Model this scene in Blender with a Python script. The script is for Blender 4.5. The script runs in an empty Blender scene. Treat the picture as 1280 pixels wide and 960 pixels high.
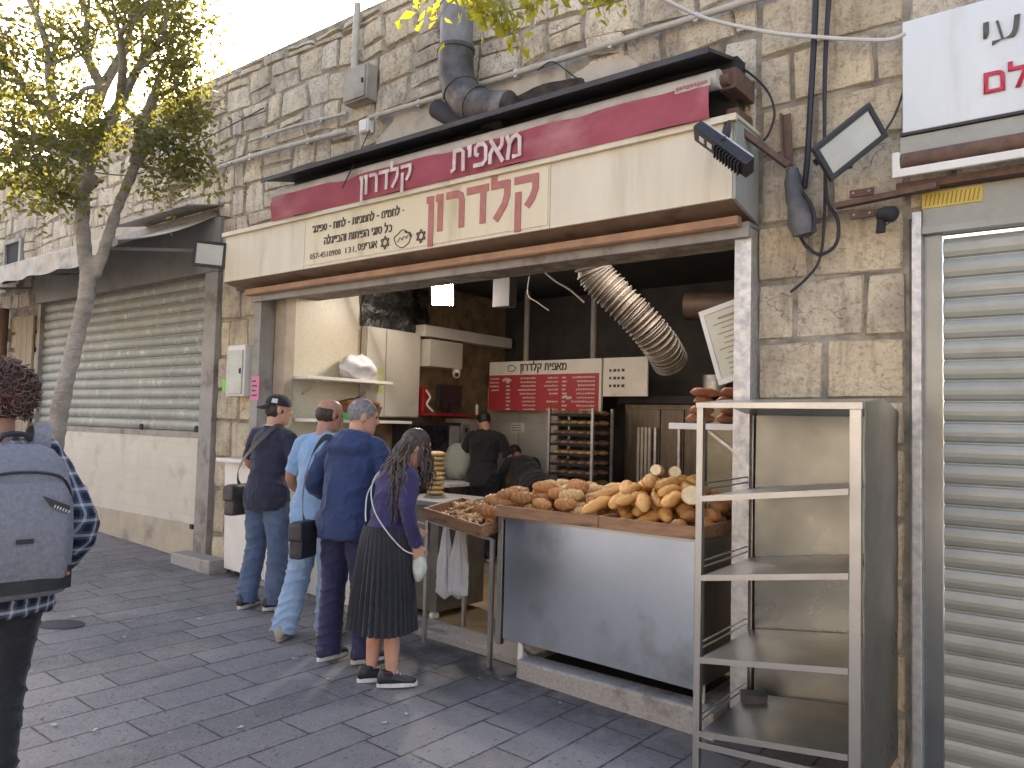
import bpy, bmesh, math, random
from mathutils import Vector, Matrix, Euler, noise
R = math.radians
sc = bpy.context.scene
rng = random.Random(7)
# ---------------------------------------------------------------- camera
CAM = Vector((0, 0, 1.49))
AZ, PIT, ROL = R(38.3), R(2.98), R(1.47)
F0 = Vector((-math.sin(AZ), math.cos(AZ), 0)); R0 = Vector((math.cos(AZ), math.sin(AZ), 0)); U0 = Vector((0, 0, 1))
FW = F0*math.cos(PIT)+U0*math.sin(PIT); UP = U0*math.cos(PIT)-F0*math.sin(PIT)
RT = R0*math.cos(ROL)+UP*math.sin(ROL); UP = UP*math.cos(ROL)-R0*math.sin(ROL)
cd = bpy.data.cameras.new('camera'); cam = bpy.data.objects.new('camera', cd); sc.collection.objects.link(cam)
cd.sensor_width = 36; cd.lens = 36*980/1280; cd.clip_start = .05; cd.clip_end = 3000
cam.matrix_world = Matrix(((RT.x, UP.x, -FW.x, CAM.x), (RT.y, UP.y, -FW.y, CAM.y), (RT.z, UP.z, -FW.z, CAM.z), (0, 0, 0, 1)))
sc.camera = cam
# ---------------------------------------------------------------- sky, sun, exposure
SUN_EL, SUN_AZ = R(26.1), R(-58.0)          # azimuth measured from +Y towards +X
w = bpy.data.worlds.new('World'); sc.world = w; w.use_nodes = True
nt = w.node_tree
sky = nt.nodes.new('ShaderNodeTexSky'); sky.sky_type = 'NISHITA'; sky.sun_disc = False
sky.sun_elevation = SUN_EL; sky.sun_rotation = SUN_AZ; sky.air_density = 1.0; sky.dust_density = 2.5; sky.ozone_density = 1.0
bg = nt.nodes['Background']; bg.inputs['Strength'].default_value = .13
nt.links.new(sky.outputs[0], bg.inputs[0])
sl = bpy.data.lights.new('sun', 'SUN'); so = bpy.data.objects.new('sun', sl); sc.collection.objects.link(so)
sl.energy = 4.5; sl.angle = R(.5); sl.color = (1, .93, .82)
sd = Vector((math.sin(SUN_AZ)*math.cos(SUN_EL), math.cos(SUN_AZ)*math.cos(SUN_EL), math.sin(SUN_EL)))
so.rotation_euler = sd.to_track_quat('Z', 'Y').to_euler(); so.location = (-20, 20, 30)
sc.view_settings.view_transform = 'Standard'; sc.view_settings.look = 'None'; sc.view_settings.gamma = 1
sc.view_settings.exposure = 2.28
sc.view_settings.use_white_balance = True; sc.view_settings.white_balance_temperature = 7250; sc.view_settings.white_balance_tint = 17.5
sc.cycles.use_denoising = True
sc.cycles.max_bounces = 8; sc.cycles.transparent_max_bounces = 12
sc.cycles.sample_clamp_indirect = 8

K, S0 = .036, -7.9
def gz(x): return -K*(x-S0)
def ray(px, py): return FW+RT*((px-640)/980)-UP*((py-480)/980)
def onY(px, py, y): d = ray(px, py); return CAM+d*(y/d.y)
def onX(px, py, x): d = ray(px, py); return CAM+d*(x/d.x)
def atD(px, py, z): return CAM+ray(px, py)*z

# ---------------------------------------------------------------- materials
MATS = {}
def mat(name, c1, c2=None, sc_=8, rough=.6, metal=0, bump=0, bsc=None, stretch=(1, 1, 1), detail=5, lo=.35, hi=.65, island=0, spec=.5, c3=None, c3s=2.0, c3lo=.55, c3hi=.7, coords='Object', objvar=0, trans=0, rvar=0, sheen=0, emit=0):
    if name in MATS: return MATS[name]
    m = bpy.data.materials.new(name); m.use_nodes = True; n = m.node_tree.nodes; l = m.node_tree.links
    b = n['Principled BSDF']; b.inputs['Roughness'].default_value = rough; b.inputs['Metallic'].default_value = metal
    b.inputs['Specular IOR Level'].default_value = spec
    if sheen: b.inputs['Sheen Weight'].default_value = sheen
    if trans: b.inputs['Transmission Weight'].default_value = trans
    tc = n.new('ShaderNodeTexCoord'); mp = n.new('ShaderNodeMapping'); mp.inputs['Scale'].default_value = stretch
    l.new(tc.outputs[coords], mp.inputs['Vector'])
    def nz(scale, lo, hi, det=detail):
        t = n.new('ShaderNodeTexNoise'); t.inputs['Scale'].default_value = scale; t.inputs['Detail'].default_value = det; t.inputs['Roughness'].default_value = .6
        l.new(mp.outputs[0], t.inputs['Vector'])
        r = n.new('ShaderNodeMapRange'); r.inputs['From Min'].default_value = lo; r.inputs['From Max'].default_value = hi
        l.new(t.outputs[0], r.inputs['Value']); return t, r.outputs[0]
    col = None
    if c2 is not None:
        t, f = nz(sc_, lo, hi)
        mx = n.new('ShaderNodeMix'); mx.data_type = 'RGBA'; mx.inputs['A'].default_value = (*c1, 1); mx.inputs['B'].default_value = (*c2, 1)
        l.new(f, mx.inputs['Factor']); col = mx.outputs['Result']
        if rvar:
            rr = n.new('ShaderNodeMapRange'); rr.inputs['To Min'].default_value = max(0, rough-rvar); rr.inputs['To Max'].default_value = rough+rvar
            l.new(f, rr.inputs['Value']); l.new(rr.outputs[0], b.inputs['Roughness'])
    if c3 is not None:
        t, f = nz(c3s, c3lo, c3hi)
        mx = n.new('ShaderNodeMix'); mx.data_type = 'RGBA'; mx.inputs['B'].default_value = (*c3, 1)
        if col: l.new(col, mx.inputs['A'])
        else: mx.inputs['A'].default_value = (*c1, 1)
        l.new(f, mx.inputs['Factor']); col = mx.outputs['Result']
    if island:
        g = n.new('ShaderNodeNewGeometry'); r = n.new('ShaderNodeMapRange'); r.inputs['To Min'].default_value = 1-island; r.inputs['To Max'].default_value = 1+island
        l.new(g.outputs['Random Per Island'], r.inputs['Value'])
        hs = n.new('ShaderNodeHueSaturation'); l.new(r.outputs[0], hs.inputs['Value'])
        m2 = n.new('ShaderNodeMath'); m2.operation = 'MULTIPLY'; m2.inputs[1].default_value = 7.31; l.new(g.outputs['Random Per Island'], m2.inputs[0])
        m3 = n.new('ShaderNodeMath'); m3.operation = 'FRACT'; l.new(m2.outputs[0], m3.inputs[0])
        r2 = n.new('ShaderNodeMapRange'); r2.inputs['To Min'].default_value = 1-island*1.2; r2.inputs['To Max'].default_value = 1+island*1.2
        l.new(m3.outputs[0], r2.inputs['Value']); l.new(r2.outputs[0], hs.inputs['Saturation'])
        if col: l.new(col, hs.inputs['Color'])
        else: hs.inputs['Color'].default_value = (*c1, 1)
        col = hs.outputs[0]
    if objvar:
        oi = n.new('ShaderNodeObjectInfo'); r = n.new('ShaderNodeMapRange'); r.inputs['To Min'].default_value = 1-objvar; r.inputs['To Max'].default_value = 1+objvar*.6
        l.new(oi.outputs['Random'], r.inputs['Value']); hs = n.new('ShaderNodeHueSaturation'); l.new(r.outputs[0], hs.inputs['Value']); l.new(col, hs.inputs['Color']); col = hs.outputs[0]
    if col: l.new(col, b.inputs['Base Color'])
    else: b.inputs['Base Color'].default_value = (*c1, 1)
    if bump:
        t = n.new('ShaderNodeTexNoise'); t.inputs['Scale'].default_value = bsc or sc_*3; t.inputs['Detail'].default_value = 6
        l.new(mp.outputs[0], t.inputs['Vector'])
        bp = n.new('ShaderNodeBump'); bp.inputs['Strength'].default_value = bump; bp.inputs['Distance'].default_value = .02
        l.new(t.outputs[0], bp.inputs['Height']); l.new(bp.outputs[0], b.inputs['Normal'])
    if emit: b.inputs['Emission Color'].default_value = (*c1, 1); b.inputs['Emission Strength'].default_value = emit
    MATS[name] = m; return m

# ---------------------------------------------------------------- objects
def link(o): sc.collection.objects.link(o); return o
def tag(o, label=None, cat=None, group=None, kind=None):
    if label: o['label'] = label
    if cat: o['category'] = cat
    if group: o['group'] = group
    if kind: o['kind'] = kind
    return o
def thing(name, label, cat, loc=(0, 0, 0), rz=0, group=None):
    o = link(bpy.data.objects.new(name, None)); o.empty_display_size = .1
    o.location = loc; o.rotation_euler = (0, 0, rz)
    return tag(o, label, cat, group)
def wmat(o):
    m = Matrix.LocRotScale(o.location, o.rotation_euler, o.scale)
    return wmat(o.parent) @ m if o.parent else m
class MB:
    """collects geometry for ONE mesh object"""
    def __init__(s): s.v = []; s.f = []; s.sm = []; s.mi = []; s.cur = 0
    def add(s, vs, fs, smooth=False):
        o = len(s.v); s.v += [Vector(v) for v in vs]
        for f in fs: s.f.append([i+o for i in f]); s.sm.append(smooth); s.mi.append(s.cur)
        return s
    def box(s, c, d, rot=None):
        c = Vector(c); h = Vector(d)/2; vs = []
        M = rot if isinstance(rot, Matrix) else (Euler(rot).to_matrix() if rot else Matrix.Identity(3))
        for x in (-1, 1):
            for y in (-1, 1):
                for z in (-1, 1): vs.append(c+M @ Vector((x*h.x, y*h.y, z*h.z)))
        return s.add(vs, [(0, 1, 3, 2), (4, 6, 7, 5), (0, 4, 5, 1), (2, 3, 7, 6), (0, 2, 6, 4), (1, 5, 7, 3)])
    def bb(s, x0, x1, y0, y1, z0, z1): return s.box(((x0+x1)/2, (y0+y1)/2, (z0+z1)/2), (x1-x0, y1-y0, z1-z0))
    def hexa(s, p): # 8 points: bottom 4 ccw, top 4 ccw
        return s.add(p, [(3, 2, 1, 0), (4, 5, 6, 7), (0, 1, 5, 4), (1, 2, 6, 5), (2, 3, 7, 6), (3, 0, 4, 7)])
    def bar(s, a, b, w_, h_=None, up=(0, 0, 1)):
        a, b = Vector(a), Vector(b); d = b-a; L = d.length; d.normalize(); up = Vector(up)
        if abs(d.dot(up)) > .99: up = Vector((0, 1, 0))
        x = d.cross(up).normalized(); z = x.cross(d)
        M = Matrix((x, d, z)).transposed()
        return s.box((a+b)/2, (w_, L, h_ or w_), M)
    def tube(s, pts, r, seg=8, caps=True):
        pts = [Vector(p) for p in pts]; n = len(pts)
        rs = r if isinstance(r, (list, tuple)) else [r]*n
        o = []; prev = None
        for i, p in enumerate(pts):
            t = (pts[min(i+1, n-1)]-pts[max(i-1, 0)]).normalized()
            if prev is None:
                a = Vector((0, 0, 1)) if abs(t.z) < .9 else Vector((1, 0, 0)); x = t.cross(a).normalized()
            else:
                x = (prev-t*prev.dot(t)).normalized()
            prev = x; y = t.cross(x)
            for k in range(seg):
                q = 2*math.pi*k/seg; o.append(p+(x*math.cos(q)+y*math.sin(q))*rs[i])
        f = [(i*seg+k, i*seg+(k+1) % seg, (i+1)*seg+(k+1) % seg, (i+1)*seg+k) for i in range(n-1) for k in range(seg)]
        if caps: f += [tuple(range(seg-1, -1, -1)), tuple((n-1)*seg+k for k in range(seg))]
        return s.add(o, f, True)
    def loft(s, rings, seg=20, caps=True):
        """rings: (centre, rx, ry[, xdir, ydir])"""
        o = []
        for r in rings:
            c = Vector(r[0]); xd = Vector(r[3]) if len(r) > 3 else Vector((1, 0, 0)); yd = Vector(r[4]) if len(r) > 4 else Vector((0, 1, 0))
            for k in range(seg):
                q = 2*math.pi*k/seg; o.append(c+xd*(r[1]*math.cos(q))+yd*(r[2]*math.sin(q)))
        n = len(rings)
        f = [(i*seg+k, i*seg+(k+1) % seg, (i+1)*seg+(k+1) % seg, (i+1)*seg+k) for i in range(n-1) for k in range(seg)]
        if caps: f += [tuple(range(seg-1, -1, -1)), tuple((n-1)*seg+k for k in range(seg))]
        return s.add(o, f, True)
    def ball(s, c, r, seg=14, rings=9, M=None):
        c = Vector(c); r = Vector(r) if not isinstance(r, (int, float)) else Vector((r, r, r)); o = []
        for i in range(1, rings):
            t = math.pi*i/rings
            for k in range(seg):
                q = 2*math.pi*k/seg; p = Vector((r.x*math.sin(t)*math.cos(q), r.y*math.sin(t)*math.sin(q), r.z*math.cos(t)))
                o.append(c+(M @ p if M else p))
        a = c+(M @ Vector((0, 0, r.z)) if M else Vector((0, 0, r.z))); b = c-(M @ Vector((0, 0, r.z)) if M else Vector((0, 0, r.z)))
        o += [a, b]; N = (rings-1)*seg
        f = [(i*seg+k, (i+1)*seg+k, (i+1)*seg+(k+1) % seg, i*seg+(k+1) % seg) for i in range(rings-2) for k in range(seg)]
        f += [(N, k, (k+1) % seg) for k in range(seg)] + [(N+1, (rings-2)*seg+(k+1) % seg, (rings-2)*seg+k) for k in range(seg)]
        return s.add(o, f, True)
    def prism(s, poly, o, xd, yd, th):
        """flat polygon in the (xd,yd) plane from o, given a thickness against xd x yd"""
        o, xd, yd = Vector(o), Vector(xd), Vector(yd); nn = xd.cross(yd).normalized()
        a = [o+xd*p[0]+yd*p[1] for p in poly]; b = [p-nn*th for p in a]; n = len(a)
        return s.add(a+b, [tuple(range(n)), tuple(range(2*n-1, n-1, -1))]+[(i, n+i, n+(i+1) % n, (i+1) % n) for i in range(n)])
    def grid(s, fn, nu, nv, smooth=True):
        o = [Vector(fn(i/nu, j/nv)) for j in range(nv+1) for i in range(nu+1)]
        f = [(j*(nu+1)+i, j*(nu+1)+i+1, (j+1)*(nu+1)+i+1, (j+1)*(nu+1)+i) for j in range(nv) for i in range(nu)]
        return s.add(o, f, smooth)
    def sheet(s, fn, nu, nv, th, smooth=True):
        """a grid with real thickness (closed)"""
        P = [[Vector(fn(i/nu, j/nv)) for i in range(nu+1)] for j in range(nv+1)]
        N = []
        for j in range(nv+1):
            row = []
            for i in range(nu+1):
                du = P[j][min(i+1, nu)]-P[j][max(i-1, 0)]; dv = P[min(j+1, nv)][i]-P[max(j-1, 0)][i]
                c = du.cross(dv); row.append(c.normalized() if c.length > 1e-9 else Vector((0, 0, 1)))
            N.append(row)
        w_ = nu+1; A = [P[j][i]+N[j][i]*th/2 for j in range(nv+1) for i in range(w_)]; B = [P[j][i]-N[j][i]*th/2 for j in range(nv+1) for i in range(w_)]
        n = len(A); f = []
        for j in range(nv):
            for i in range(nu):
                a, b, c, d = j*w_+i, j*w_+i+1, (j+1)*w_+i+1, (j+1)*w_+i
                f += [(a, b, c, d), (n+d, n+c, n+b, n+a)]
        for i in range(nu): f += [(i, n+i, n+i+1, i+1), (nv*w_+i+1, n+nv*w_+i+1, n+nv*w_+i, nv*w_+i)]
        for j in range(nv): f += [((j+1)*w_, n+(j+1)*w_, n+j*w_, j*w_), (j*w_+nu, n+j*w_+nu, n+(j+1)*w_+nu, (j+1)*w_+nu)]
        return s.add(A+B, f, smooth)
    def mesh(s, name):
        m = bpy.data.meshes.new(name); m.from_pydata(s.v, [], s.f); m.polygons.foreach_set('use_smooth', s.sm)
        if any(s.mi): m.polygons.foreach_set('material_index', s.mi)
        m.update(); return m
    def build(s, name, m, parent=None, world=True, bevel=0, remesh=0, smooth=0, disp=None, seg=2, normals=True):
        """one mesh object; coordinates are world ones unless world=False"""
        if parent and world:
            inv = wmat(parent).inverted(); s.v = [inv @ v for v in s.v]
        org = None
        if not parent and world and s.v:
            xs = [v.x for v in s.v]; ys = [v.y for v in s.v]; zs = [v.z for v in s.v]
            org = Vector(((min(xs)+max(xs))/2, (min(ys)+max(ys))/2, min(zs))); s.v = [v-org for v in s.v]
        me = s.mesh(name)
        if normals:
            bm = bmesh.new(); bm.from_mesh(me); bmesh.ops.recalc_face_normals(bm, faces=bm.faces)
            if bevel:
                es = [e for e in bm.edges if len(e.link_faces) == 2 and e.calc_face_angle(0) > .5]
                bmesh.ops.bevel(bm, geom=es, offset=bevel, segments=seg, affect='EDGES', clamp_overlap=True, profile=.6)
            for e in bm.edges:
                if len(e.link_faces) == 2 and e.calc_face_angle(0) > .75: e.smooth = False
            bm.to_mesh(me); bm.free()
        o = bpy.data.objects.new(name, me); link(o)
        if remesh:
            md = o.modifiers.new('r', 'REMESH'); md.mode = 'VOXEL'; md.voxel_size = remesh; md.use_smooth_shade = True
            if smooth:
                ms = o.modifiers.new('s', 'SMOOTH'); ms.iterations = smooth; ms.factor = .5
            dg = bpy.context.evaluated_depsgraph_get(); dg.update()
            nm = bpy.data.meshes.new_from_object(o.evaluated_get(dg)); o.modifiers.clear(); o.data = nm; bpy.data.meshes.remove(me); me = nm
            me.name = name
        if disp:
            ns = [v.normal.copy() for v in me.vertices]
            for v, nn in zip(me.vertices, ns): v.co += nn*disp(v.co)
            me.update()
        if isinstance(m, (list, tuple)):
            me.materials.clear()
            for q in m: me.materials.append(q)
        else:
            me.materials.clear(); me.materials.append(m)
        if parent: o.parent = parent
        elif org is not None: o.location = org
        return o
def struct(o): o['kind'] = 'structure'; return o
def dup(root, loc=None, rot=None, label=None, group=None, scale=None):
    r = root.copy(); link(r)
    if loc is not None: r.location = loc
    if rot is not None: r.rotation_euler = rot
    if scale is not None: r.scale = scale
    if label: r['label'] = label
    if group: r['group'] = group
    for ch in list(root.children):
        c = ch.copy(); link(c); c.parent = r
        for g in list(ch.children):
            d = g.copy(); link(d); d.parent = c
    return r
def text(name, s, o, xd, yd, size, m, parent, bold=0, th=.004, width=None, rtl=True, align='LEFT', lift=.003):
    """flat lettering whose left end (or middle) stands at o; Hebrew is laid right to left"""
    c = bpy.data.curves.new(name, 'FONT'); c.body = s[::-1] if rtl else s; c.size = 1; c.offset = bold; c.resolution_u = 2
    t = bpy.data.objects.new(name, c); link(t)
    dg = bpy.context.evaluated_depsgraph_get(); dg.update()
    me = bpy.data.meshes.new_from_object(t.evaluated_get(dg)); bpy.data.objects.remove(t); bpy.data.curves.remove(c)
    o, xd, yd = Vector(o), Vector(xd).normalized(), Vector(yd).normalized(); nn = xd.cross(yd)
    xs = [v.co.x for v in me.vertices]; x0, x1 = min(xs), max(xs); sx = size if width is None else width/(x1-x0)
    off = -(x0 if align == 'LEFT' else (x0+x1)/2)
    bm = bmesh.new(); bm.from_mesh(me)
    r = bmesh.ops.extrude_face_region(bm, geom=bm.faces[:])
    for e in r['geom']:
        if isinstance(e, bmesh.types.BMVert): e.co.z += 1
    inv = wmat(parent).inverted() if parent else Matrix.Identity(4)
    for v in bm.verts:
        v.co = inv @ (o+xd*((v.co.x+off)*sx)+yd*(v.co.y*size)+nn*(lift+v.co.z*th))
    bmesh.ops.recalc_face_normals(bm, faces=bm.faces)
    bm.to_mesh(me); bm.free(); me.name = name; me.materials.clear(); me.materials.append(m)
    ob = bpy.data.objects.new(name, me); link(ob); ob.parent = parent
    return ob
def N(p, s=1): return noise.noise(Vector(p)*s)
def cat(pts, n=8):
    """smooth curve through points"""
    pts = [Vector(p) for p in pts]; out = []
    for i in range(len(pts)-1):
        p0, p1, p2, p3 = pts[max(i-1, 0)], pts[i], pts[i+1], pts[min(i+2, len(pts)-1)]
        for k in range(n):
            t = k/n; out.append(.5*((2*p1)+(p2-p0)*t+(2*p0-5*p1+4*p2-p3)*t*t+(3*p1-p0-3*p2+p3)*t**3))
    return out+[pts[-1]]
X_, Y_, Z_ = Vector((1, 0, 0)), Vector((0, 1, 0)), Vector((0, 0, 1))
# ================================================================ surface materials
def stone_mat(name, c1, c2, dirt, island, pore=.5, dirt_lo=.5):
    m = mat(name, c1, c2, 5, .9, bump=.7, bsc=34, island=island, c3=dirt, c3s=1.5, c3lo=dirt_lo, c3hi=dirt_lo+.22, detail=8)
    n = m.node_tree.nodes; l = m.node_tree.links; b = n['Principled BSDF']; col = b.inputs['Base Color'].links[0].from_socket
    g = n.new('ShaderNodeNewGeometry')
    def mul(col, fac, c):
        x = n.new('ShaderNodeMix'); x.data_type = 'RGBA'; x.blend_type = 'MULTIPLY'; l.new(col, x.inputs['A']); x.inputs['B'].default_value = (*c, 1); l.new(fac, x.inputs['Factor']); return x.outputs['Result']
    def nz(sc_, lo, hi, st=(1, 1, 1), det=4):
        mp = n.new('ShaderNodeMapping'); mp.inputs['Scale'].default_value = st; l.new(g.outputs['Position'], mp.inputs['Vector'])
        t = n.new('ShaderNodeTexNoise'); t.inputs['Scale'].default_value = sc_; t.inputs['Detail'].default_value = det; t.inputs['Roughness'].default_value = .7; l.new(mp.outputs[0], t.inputs['Vector'])
        r = n.new('ShaderNodeMapRange'); r.inputs['From Min'].default_value = lo; r.inputs['From Max'].default_value = hi; l.new(t.outputs[0], r.inputs['Value']); return r.outputs[0]
    # pits, hairline cracks and run-off streaks that belong to the stone
    col = mul(col, nz(48, .53, .66), (1-pore, 1-pore, 1-pore*1.05))
    col = mul(col, nz(17, .52, .68), (.72, .70, .66))
    col = mul(col, nz(5, .52, .75, (3.2, 3.2, .35)), (.62, .58, .53))
    v = n.new('ShaderNodeTexVoronoi'); v.feature = 'DISTANCE_TO_EDGE'; v.inputs['Scale'].default_value = 3.1
    wv = n.new('ShaderNodeTexNoise'); wv.inputs['Scale'].default_value = 6; wv.inputs['Detail'].default_value = 5; l.new(g.outputs['Position'], wv.inputs['Vector'])
    va = n.new('ShaderNodeVectorMath'); va.operation = 'MULTIPLY_ADD'; va.inputs[1].default_value = (.22, .22, .22); l.new(wv.outputs['Color'], va.inputs[0]); l.new(g.outputs['Position'], va.inputs[2]); l.new(va.outputs[0], v.inputs['Vector'])
    r = n.new('ShaderNodeMapRange'); r.inputs['From Min'].default_value = .012; r.inputs['From Max'].default_value = .0; l.new(v.outputs['Distance'], r.inputs['Value'])
    pr = n.new('ShaderNodeMath'); pr.operation = 'MULTIPLY'; l.new(r.outputs[0], pr.inputs[0]); l.new(nz(2.3, .5, .6), pr.inputs[1])
    col = mul(col, pr.outputs[0], (.30, .27, .24))
    l.new(col, b.inputs['Base Color']); return m
M_stone = stone_mat('rubble_stone', (.60, .52, .39), (.44, .375, .28), (.22, .185, .145), .13)
M_pier = stone_mat('pier_stone', (.58, .49, .345), (.46, .38, .27), (.27, .23, .18), .12, .38)
M_mortar = mat('mortar', (.36, .315, .245), (.16, .135, .105), 7, .95, bump=.7, bsc=30)
M_plaster = mat('stone_render', (.46, .40, .31), (.36, .305, .23), 4, .9, bump=.25, bsc=14, c3=(.24, .2, .16), c3s=3)
M_cream = mat('cream_paint', (.66, .585, .44), (.60, .53, .39), 3, .45, bump=.03, bsc=30, c3=(.42, .34, .22), c3s=2.2, c3lo=.54, c3hi=.85, stretch=(2.2, 1, .35))
M_creamside = mat('grey_green_paint', (.36, .36, .31), (.28, .28, .24), 4, .5)
M_soffit = mat('rusty_soffit', (.30, .20, .13), (.22, .145, .095), 5, .6, bump=.1, c3=(.12, .08, .06), c3s=4)
M_orange = mat('orange_primer', (.42, .235, .13), (.30, .17, .1), 8, .55)
M_galv = mat('galvanised_steel', (.55, .55, .54), (.40, .40, .40), 24, .45, .75, bump=.05, rvar=.1)
M_steel = mat('brushed_stainless_steel', (.52, .53, .53), (.42, .42, .41), 2.2, .36, 1, rvar=.05)
M_counter = mat('counter_steel_sky_tint', (.50, .59, .71), (.43, .505, .60), 1.6, .36, 1, rvar=.06, c3=(.17, .155, .14), c3s=2.2, c3lo=.53, c3hi=.85)  # bluish sky reflection put into the base colour; the darker smudges are dirt
M_steel2 = mat('steel_dark_reflection', (.27, .275, .25), (.215, .215, .195), 1.8, .33, 1, rvar=.07)  # rack panels: dark brownish reflections put into a darker steel colour
M_steel3 = mat('grimy_steel', (.20, .19, .165), (.13, .12, .105), 4, .45, .6)
M_shut = mat('painted_slats', (.30, .31, .27), (.23, .24, .205), 2.5, .5, .2, bump=.05, c3=(.44, .43, .38), c3s=9, c3lo=.55, c3hi=.68)
M_shut2 = mat('polished_slats', (.37, .38, .335), (.30, .31, .27), 2.2, .48, .38, rvar=.06, c3=(.26, .26, .22), c3s=1.4)
M_dark = mat('near_black', (.028, .026, .025), (.018, .017, .017), 5, .8)
M_black = mat('black_plastic', (.018, .018, .02), (.03, .03, .03), 20, .42)
M_grey = mat('grey_paint', (.33, .32, .30), (.27, .26, .24), 6, .55)
M_frame = mat('dull_frame_paint', (.30, .28, .25), (.22, .20, .175), 5, .6, c3=(.15, .12, .1), c3s=5)
M_white = mat('white_paint', (.72, .70, .64), (.64, .61, .55), 4, .5, c3=(.45, .4, .32), c3s=3, c3lo=.62, c3hi=.85)
M_tile = mat('cream_mosaic', (.62, .58, .45), (.55, .50, .37), 40, .4, bump=.1, bsc=60)
M_rust = mat('rusty_steel', (.16, .085, .055), (.09, .055, .04), 18, .75, bump=.2)
M_pipe = mat('pale_pipe', (.46, .42, .35), (.36, .32, .26), 9, .6)
M_cable = mat('black_cable', (.022, .02, .026), None, rough=.6)
M_wcable = mat('white_cable', (.55, .52, .47), None, rough=.6)
M_maroon = mat('maroon_fabric', (.36, .075, .095), (.29, .055, .075), 5, .75, bump=.08, bsc=20, c3=(.46, .20, .20), c3s=2.3, c3lo=.55, c3hi=.8, stretch=(.6, 1, 1))
M_palefab = mat('pale_fabric', (.50, .46, .40), (.40, .36, .31), 5, .75, c3=(.28, .22, .18), c3s=3)
M_letter = mat('faded_white_letters', (.66, .58, .52), (.5, .36, .33), 14, .7)
M_redletter = mat('faded_red_letters', (.44, .16, .13), (.36, .12, .10), 9, .6)
M_ink = mat('black_ink', (.03, .027, .025), (.08, .065, .05), 30, .6)
M_red = mat('red_board', (.42, .04, .055), (.36, .035, .045), 4, .45)
M_wood = mat('tray_wood', (.36, .20, .105), (.24, .12, .06), 6, .6, stretch=(1, 6, 6), bump=.1, c3=(.12, .055, .03), c3s=5)
M_concrete = mat('speckled_terrazzo', (.36, .34, .31), (.26, .24, .215), 60, .75, bump=.15, bsc=80, c3=(.13, .12, .11), c3s=4)
M_lens = mat('lamp_glass', (.55, .56, .50), (.46, .46, .41), 3, .12, 0)
M_brass = mat('green_weed', (.10, .12, .03), (.06, .08, .02), 20, .7)

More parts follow.
